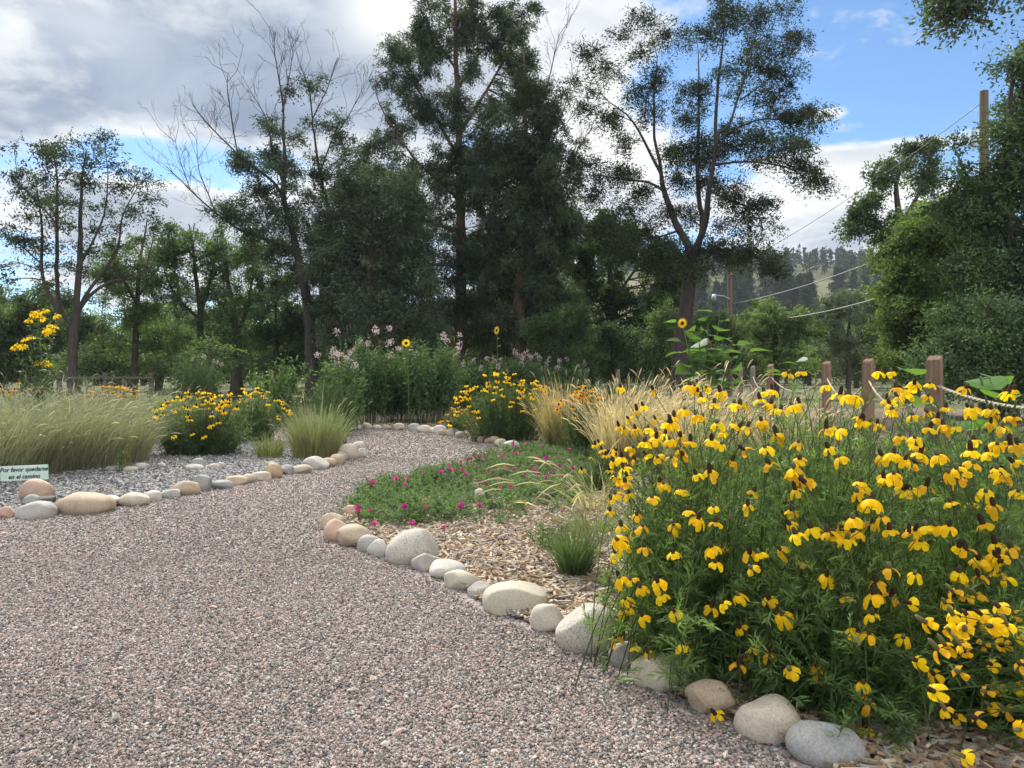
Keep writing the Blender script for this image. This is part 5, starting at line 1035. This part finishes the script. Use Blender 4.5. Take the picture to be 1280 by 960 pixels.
# tall yellow flowers far left
rng = rg(610); k0 = gp(48, 560); k0[1] = 10.6; k0[0] = (48-640)/FPX*10.6; root = empty('goldenrod_plant', k0, 'tall plant with bright yellow clusters above the grass at the left edge', 'flowering plant')
tips = np.array([at(a, b, 10.6+rng.uniform(-.2, .2)) for a, b in ((40, 391), (48, 390), (55, 388), (70, 394), (36, 400), (52, 398), (56, 412), (62, 406), (70, 408), (30, 424), (22, 431), (18, 434), (38, 421), (28, 432), (46, 454), (56, 452), (60, 455), (64, 412), (44, 395), (58, 416))]); bs = k0+np.concatenate([rng.normal(size=(20, 2))*.08, np.zeros((20, 1))], 1)
C = stems_to(bs, tips, rng, k=7); fb = MB(); leafy(fb, C, rng, [(.10, .15, .07), (.08, .125, .06)], 26, .15, 'simple', .15, .95, .16, srad=.004, k0=k0, up=.5); fb.build('foliage', M_leaf, root)
HD = [mini_head(330+i,   .050, .02, (.95, .66, .01), (.5, .34, .02), 9) for i in range(2)]
for p in tips: put_flower(root, p, nrm(np.array([0, -.5, 1])+rng.normal(size=3)*.3), rng, HD, None, rng.uniform(1., 1.3))

# ------------------------------------------------------------------ rope fence
posts = [(1168, 447, 4.7, 'nearest square cedar post of the rope line'), (1085, 450, 6.6, 'second cedar post from the near end of the rope line, dark crack across it'), (1033, 453, 8.6, 'dark red-brown cedar post, third from the near end'), (963, 456, 11, 'slim reddish post between the sunflower leaves'),
         (941, 458, 13.2, 'weathered pale post just beyond the slim reddish one'), (926, 460, 15.4, 'weathered pale post second beyond the slim reddish one'), (877, 463, 18.5, 'weathered post beside the locust trunk'), (725, 462, 21, 'dark brown fence post behind the narrow tan grass'), (773, 462, 23, 'grey fence post in the dark gap under the trees')]
tops = []
for i, (px, py, D, lab) in enumerate(posts):
    t = at(px, py, D); h = t[2]; w = .062 if i < 4 else .055
    mb = MB(); ang = R(38); c, s = math.cos(ang), math.sin(ang); rng = rg(620+i); V = []
    for z, q in ((-.3, 1), (.02, 1), (h*.5, 1), (h-.012, 1), (h, .86)):
        for (a, b) in ((-1, -1), (1, -1), (1, 1), (-1, 1)):
            a, b = a*w/2*q, b*w/2*q*1.35; V.append((a*c-b*s+rng.normal()*.0015, a*s+b*c+rng.normal()*.0015, z+(.03*a/w if z > .5*h else 0)))
    mb.add(V, [(4*j+k, 4*j+(k+1) % 4, 4*j+4+(k+1) % 4, 4*j+4+k) for j in range(4) for k in range(4)]+[(16, 17, 18, 19)])
    o = mb.build('rope_post' if i < 7 else 'fence_post', M_post if i < 4 else M_postg); o.location = (t[0], D, 0); tag(o, lab, 'post', 'wooden posts along the garden edge')
    tops.append(np.array([t[0], D, h-.17]))
mb = MB(); line = [tops[0]+np.array([-.75, -1.9, .0])]+tops[:7]; line[0] = np.array([2.75, 2.9, 1.0]); pts_ = []
for a, b in zip(line[:-1], line[1:]):
    t = np.linspace(0, 1, 24, endpoint=False)[:, None]; q = a*(1-t)+b*t; q[:, 2] -= (4*t*(1-t))[:, 0]*(.20 if b is not tops[0] else .12); pts_.append(q)
Q = np.concatenate(pts_+[line[-1][None]]); tubes(mb, Q[None], np.full((1, len(Q)), .0075), 8)
for ph in range(3):                                      # the strands of the lay
    th = np.arange(len(Q)*5)*.9+ph*2.094; qq = np.stack([np.interp(np.arange(len(Q)*5)/5, np.arange(len(Q)), Q[:, k]) for k in range(3)], -1); off = np.stack([np.cos(th)*.0062, 0*th, np.sin(th)*.0062], -1); tubes(mb, (qq+off)[None], np.full((1, len(qq)), .0042), 5)
tag(mb.build('rope', M_rope, smooth=True), 'pale twisted rope sagging from post to post along the garden edge', 'rope')
# grey rail fence far left
x0, x1, D = (70-640)/FPX*22, (190-640)/FPX*22, 22; root = empty('rail_fence', ((x0+x1)/2, D, 0), 'low grey rail fence beyond the tall grass', 'fence')
def boxm(mb, c, s):
    c = np.asarray(c); s = np.asarray(s)/2; V = np.array([(a, b, d_) for a in (-1, 1) for b in (-1, 1) for d_ in (-1, 1)])*s+c
    mb.add(V, [(0, 1, 3, 2), (4, 6, 7, 5), (0, 4, 5, 1), (2, 3, 7, 6), (0, 2, 6, 4), (1, 5, 7, 3)])
for z in (.45, 1.0):
    mb = MB(); boxm(mb, (0, 0, z), (x1-x0, .04, .07)); mb.build('rail', M_rail, root)
for k in range(3):
    mb = MB(); boxm(mb, ((k-1)*(x1-x0)*.48, .075, .55), (.11, .10, 1.2)); mb.build('post', M_rail, root)

# ------------------------------------------------------------------ utility poles and lines
t1 = at(912, 333, 40); root = empty('utility_pole', (t1[0], 40, 0), 'brown wooden utility pole with small street light, right of the locust trunk', 'utility pole')
mb = MB(); tubes(mb, np.array([[(0, 0, -.5), (0, 0, 3), (.02, 0, t1[2])]]), np.array([[.15, .14, .12]]), 10); mb.build('pole', M_pole, root, True)
mb = MB(); z = at(0, 372, 40)[2]; tubes(mb, np.array([[(0, -.1, z-.1), (-.35, -.1, z+.08), (-.75, -.1, z+.1)]]), np.full((1, 3), .03), 6); mb.build('lamp_arm', M_metal, root, True)
mb = MB(); tubes(mb, np.array([[(-.75, -.1, z+.14), (-.85, -.1, z+.12), (-.87, -.1, z-.1), (-.87, -.1, z-.22)]]), np.array([[.05, .1, .16, .06]]), 10); mb.build('lamp_head', M_metal, root, True)
t2 = at(1230, 114, 24); root = empty('utility_pole', (t2[0], 24, 0), 'tall grey-brown pole top standing out of the dark right-hand tree', 'utility pole')
mb = MB(); tubes(mb, np.array([[(0, 0, -.5), (0, 0, 5), (0, 0, t2[2])]]), np.array([[.17, .15, .125]]), 12); mb.add([(.125*math.cos(a*.5236), .125*math.sin(a*.5236), t2[2]) for a in range(12)], [list(range(12))]); mb.build('pole', M_pole, root, True)
mb = MB(); zc = at(0, 165, 24)[2]; tubes(mb, np.array([[(-.36, -.05, zc-.5), (-.36, -.05, zc-.48), (-.36, -.05, zc), (-.36, -.05, zc+.02)]]), np.array([[.02, .08, .08, .02]]), 10); boxm(mb, (-.2, -.05, zc-.25), (.25, .05, .05)); mb.build('fuse_box', M_metal, root)
def wire(label, a, b, sag, r, m):
    t = np.linspace(0, 1, 40)[:, None]; q = a*(1-t)+b*t; q[:, 2] -= (4*t*(1-t))[:, 0]*sag; mb = MB(); tubes(mb, q[None], np.full((1, 40), r), 6); tag(mb.build('power_line', m, smooth=True), label, 'cable', 'overhead cables')
A = lambda py: np.array([t1[0]+.15, 39.9, CH+(HOR-py)/FPX*40])
wire('upper pale cable running from the near utility pole up into the right-hand trees', A(380), np.array([t2[0], 23.8, at(0, 268, 24)[2]]), .35, .021, M_wire)
wire('lower pale sagging cable from the near utility pole', A(402), np.array([t2[0], 23.8, at(0, 325, 24)[2]]), .55, .027, M_wire)
wire('thin dark cable from the tall pole top down across the sky', np.array([t1[0], 39.9, t1[2]-.1]), np.array([t2[0]-.12, 24, at(0, 130, 24)[2]]), .35, .012, M_wired)

# ------------------------------------------------------------------ the sign
gs = gp(33, 612); D = gs[1]; zc = CH+(HOR-591)/FPX*D; w = 57/FPX*D; h = 18.5/FPX*D
root = empty('garden_sign', (gs[0], D, 0), 'small mint sign on a wooden stake asking visitors to stay on the path', 'sign'); root.rotation_euler = (0, R(-2), R(4))
mb = MB(); boxm(mb, (-.012, 0, zc), (w, .012, h)); mb.build('board', M_sign, root)
mb = MB(); boxm(mb, (0, .017, zc/2), (.045, .018, zc+.1)); mb.build('stake', M_post, root)
for i, (s_, dz) in enumerate((('Por favor quedarse', .235), ('en el camino', -.245))):
    cu = bpy.data.curves.new('lettering', 'FONT'); cu.body = s_; cu.align_x = 'CENTER'; cu.align_y = 'CENTER'; cu.size = h*.40; cu.shear = .22; cu.extrude = .0008; cu.offset = .0012; cu.space_character = 1.0
    cu.materials.append(M_ink); o = link('lettering', cu); dg = bpy.context.evaluated_depsgraph_get(); me = bpy.data.meshes.new_from_object(o.evaluated_get(dg)); bpy.data.objects.remove(o); o = link('lettering', me, root); o.location = (-.012, -.0085, zc+h*dz); o.rotation_euler = (R(90), 0, 0)

# ------------------------------------------------------------------ the air
mb = MB(); boxm(mb, (0, 0, 45), (6100, 6100, 94)); hz = mb.build('haze', []); tag(hz, kind='stuff')
m = bpy.data.materials.new('air'); m.use_nodes = True; nt = m.node_tree; nt.nodes.clear()
pv = nt.nodes.new('ShaderNodeVolumePrincipled'); pv.inputs['Color'].default_value = (.86, .92, 1, 1); pv.inputs['Density'].default_value = .00032
mo = nt.nodes.new('ShaderNodeOutputMaterial'); nt.links.new(pv.outputs[0], mo.inputs['Volume']); hz.data.materials.append(m)
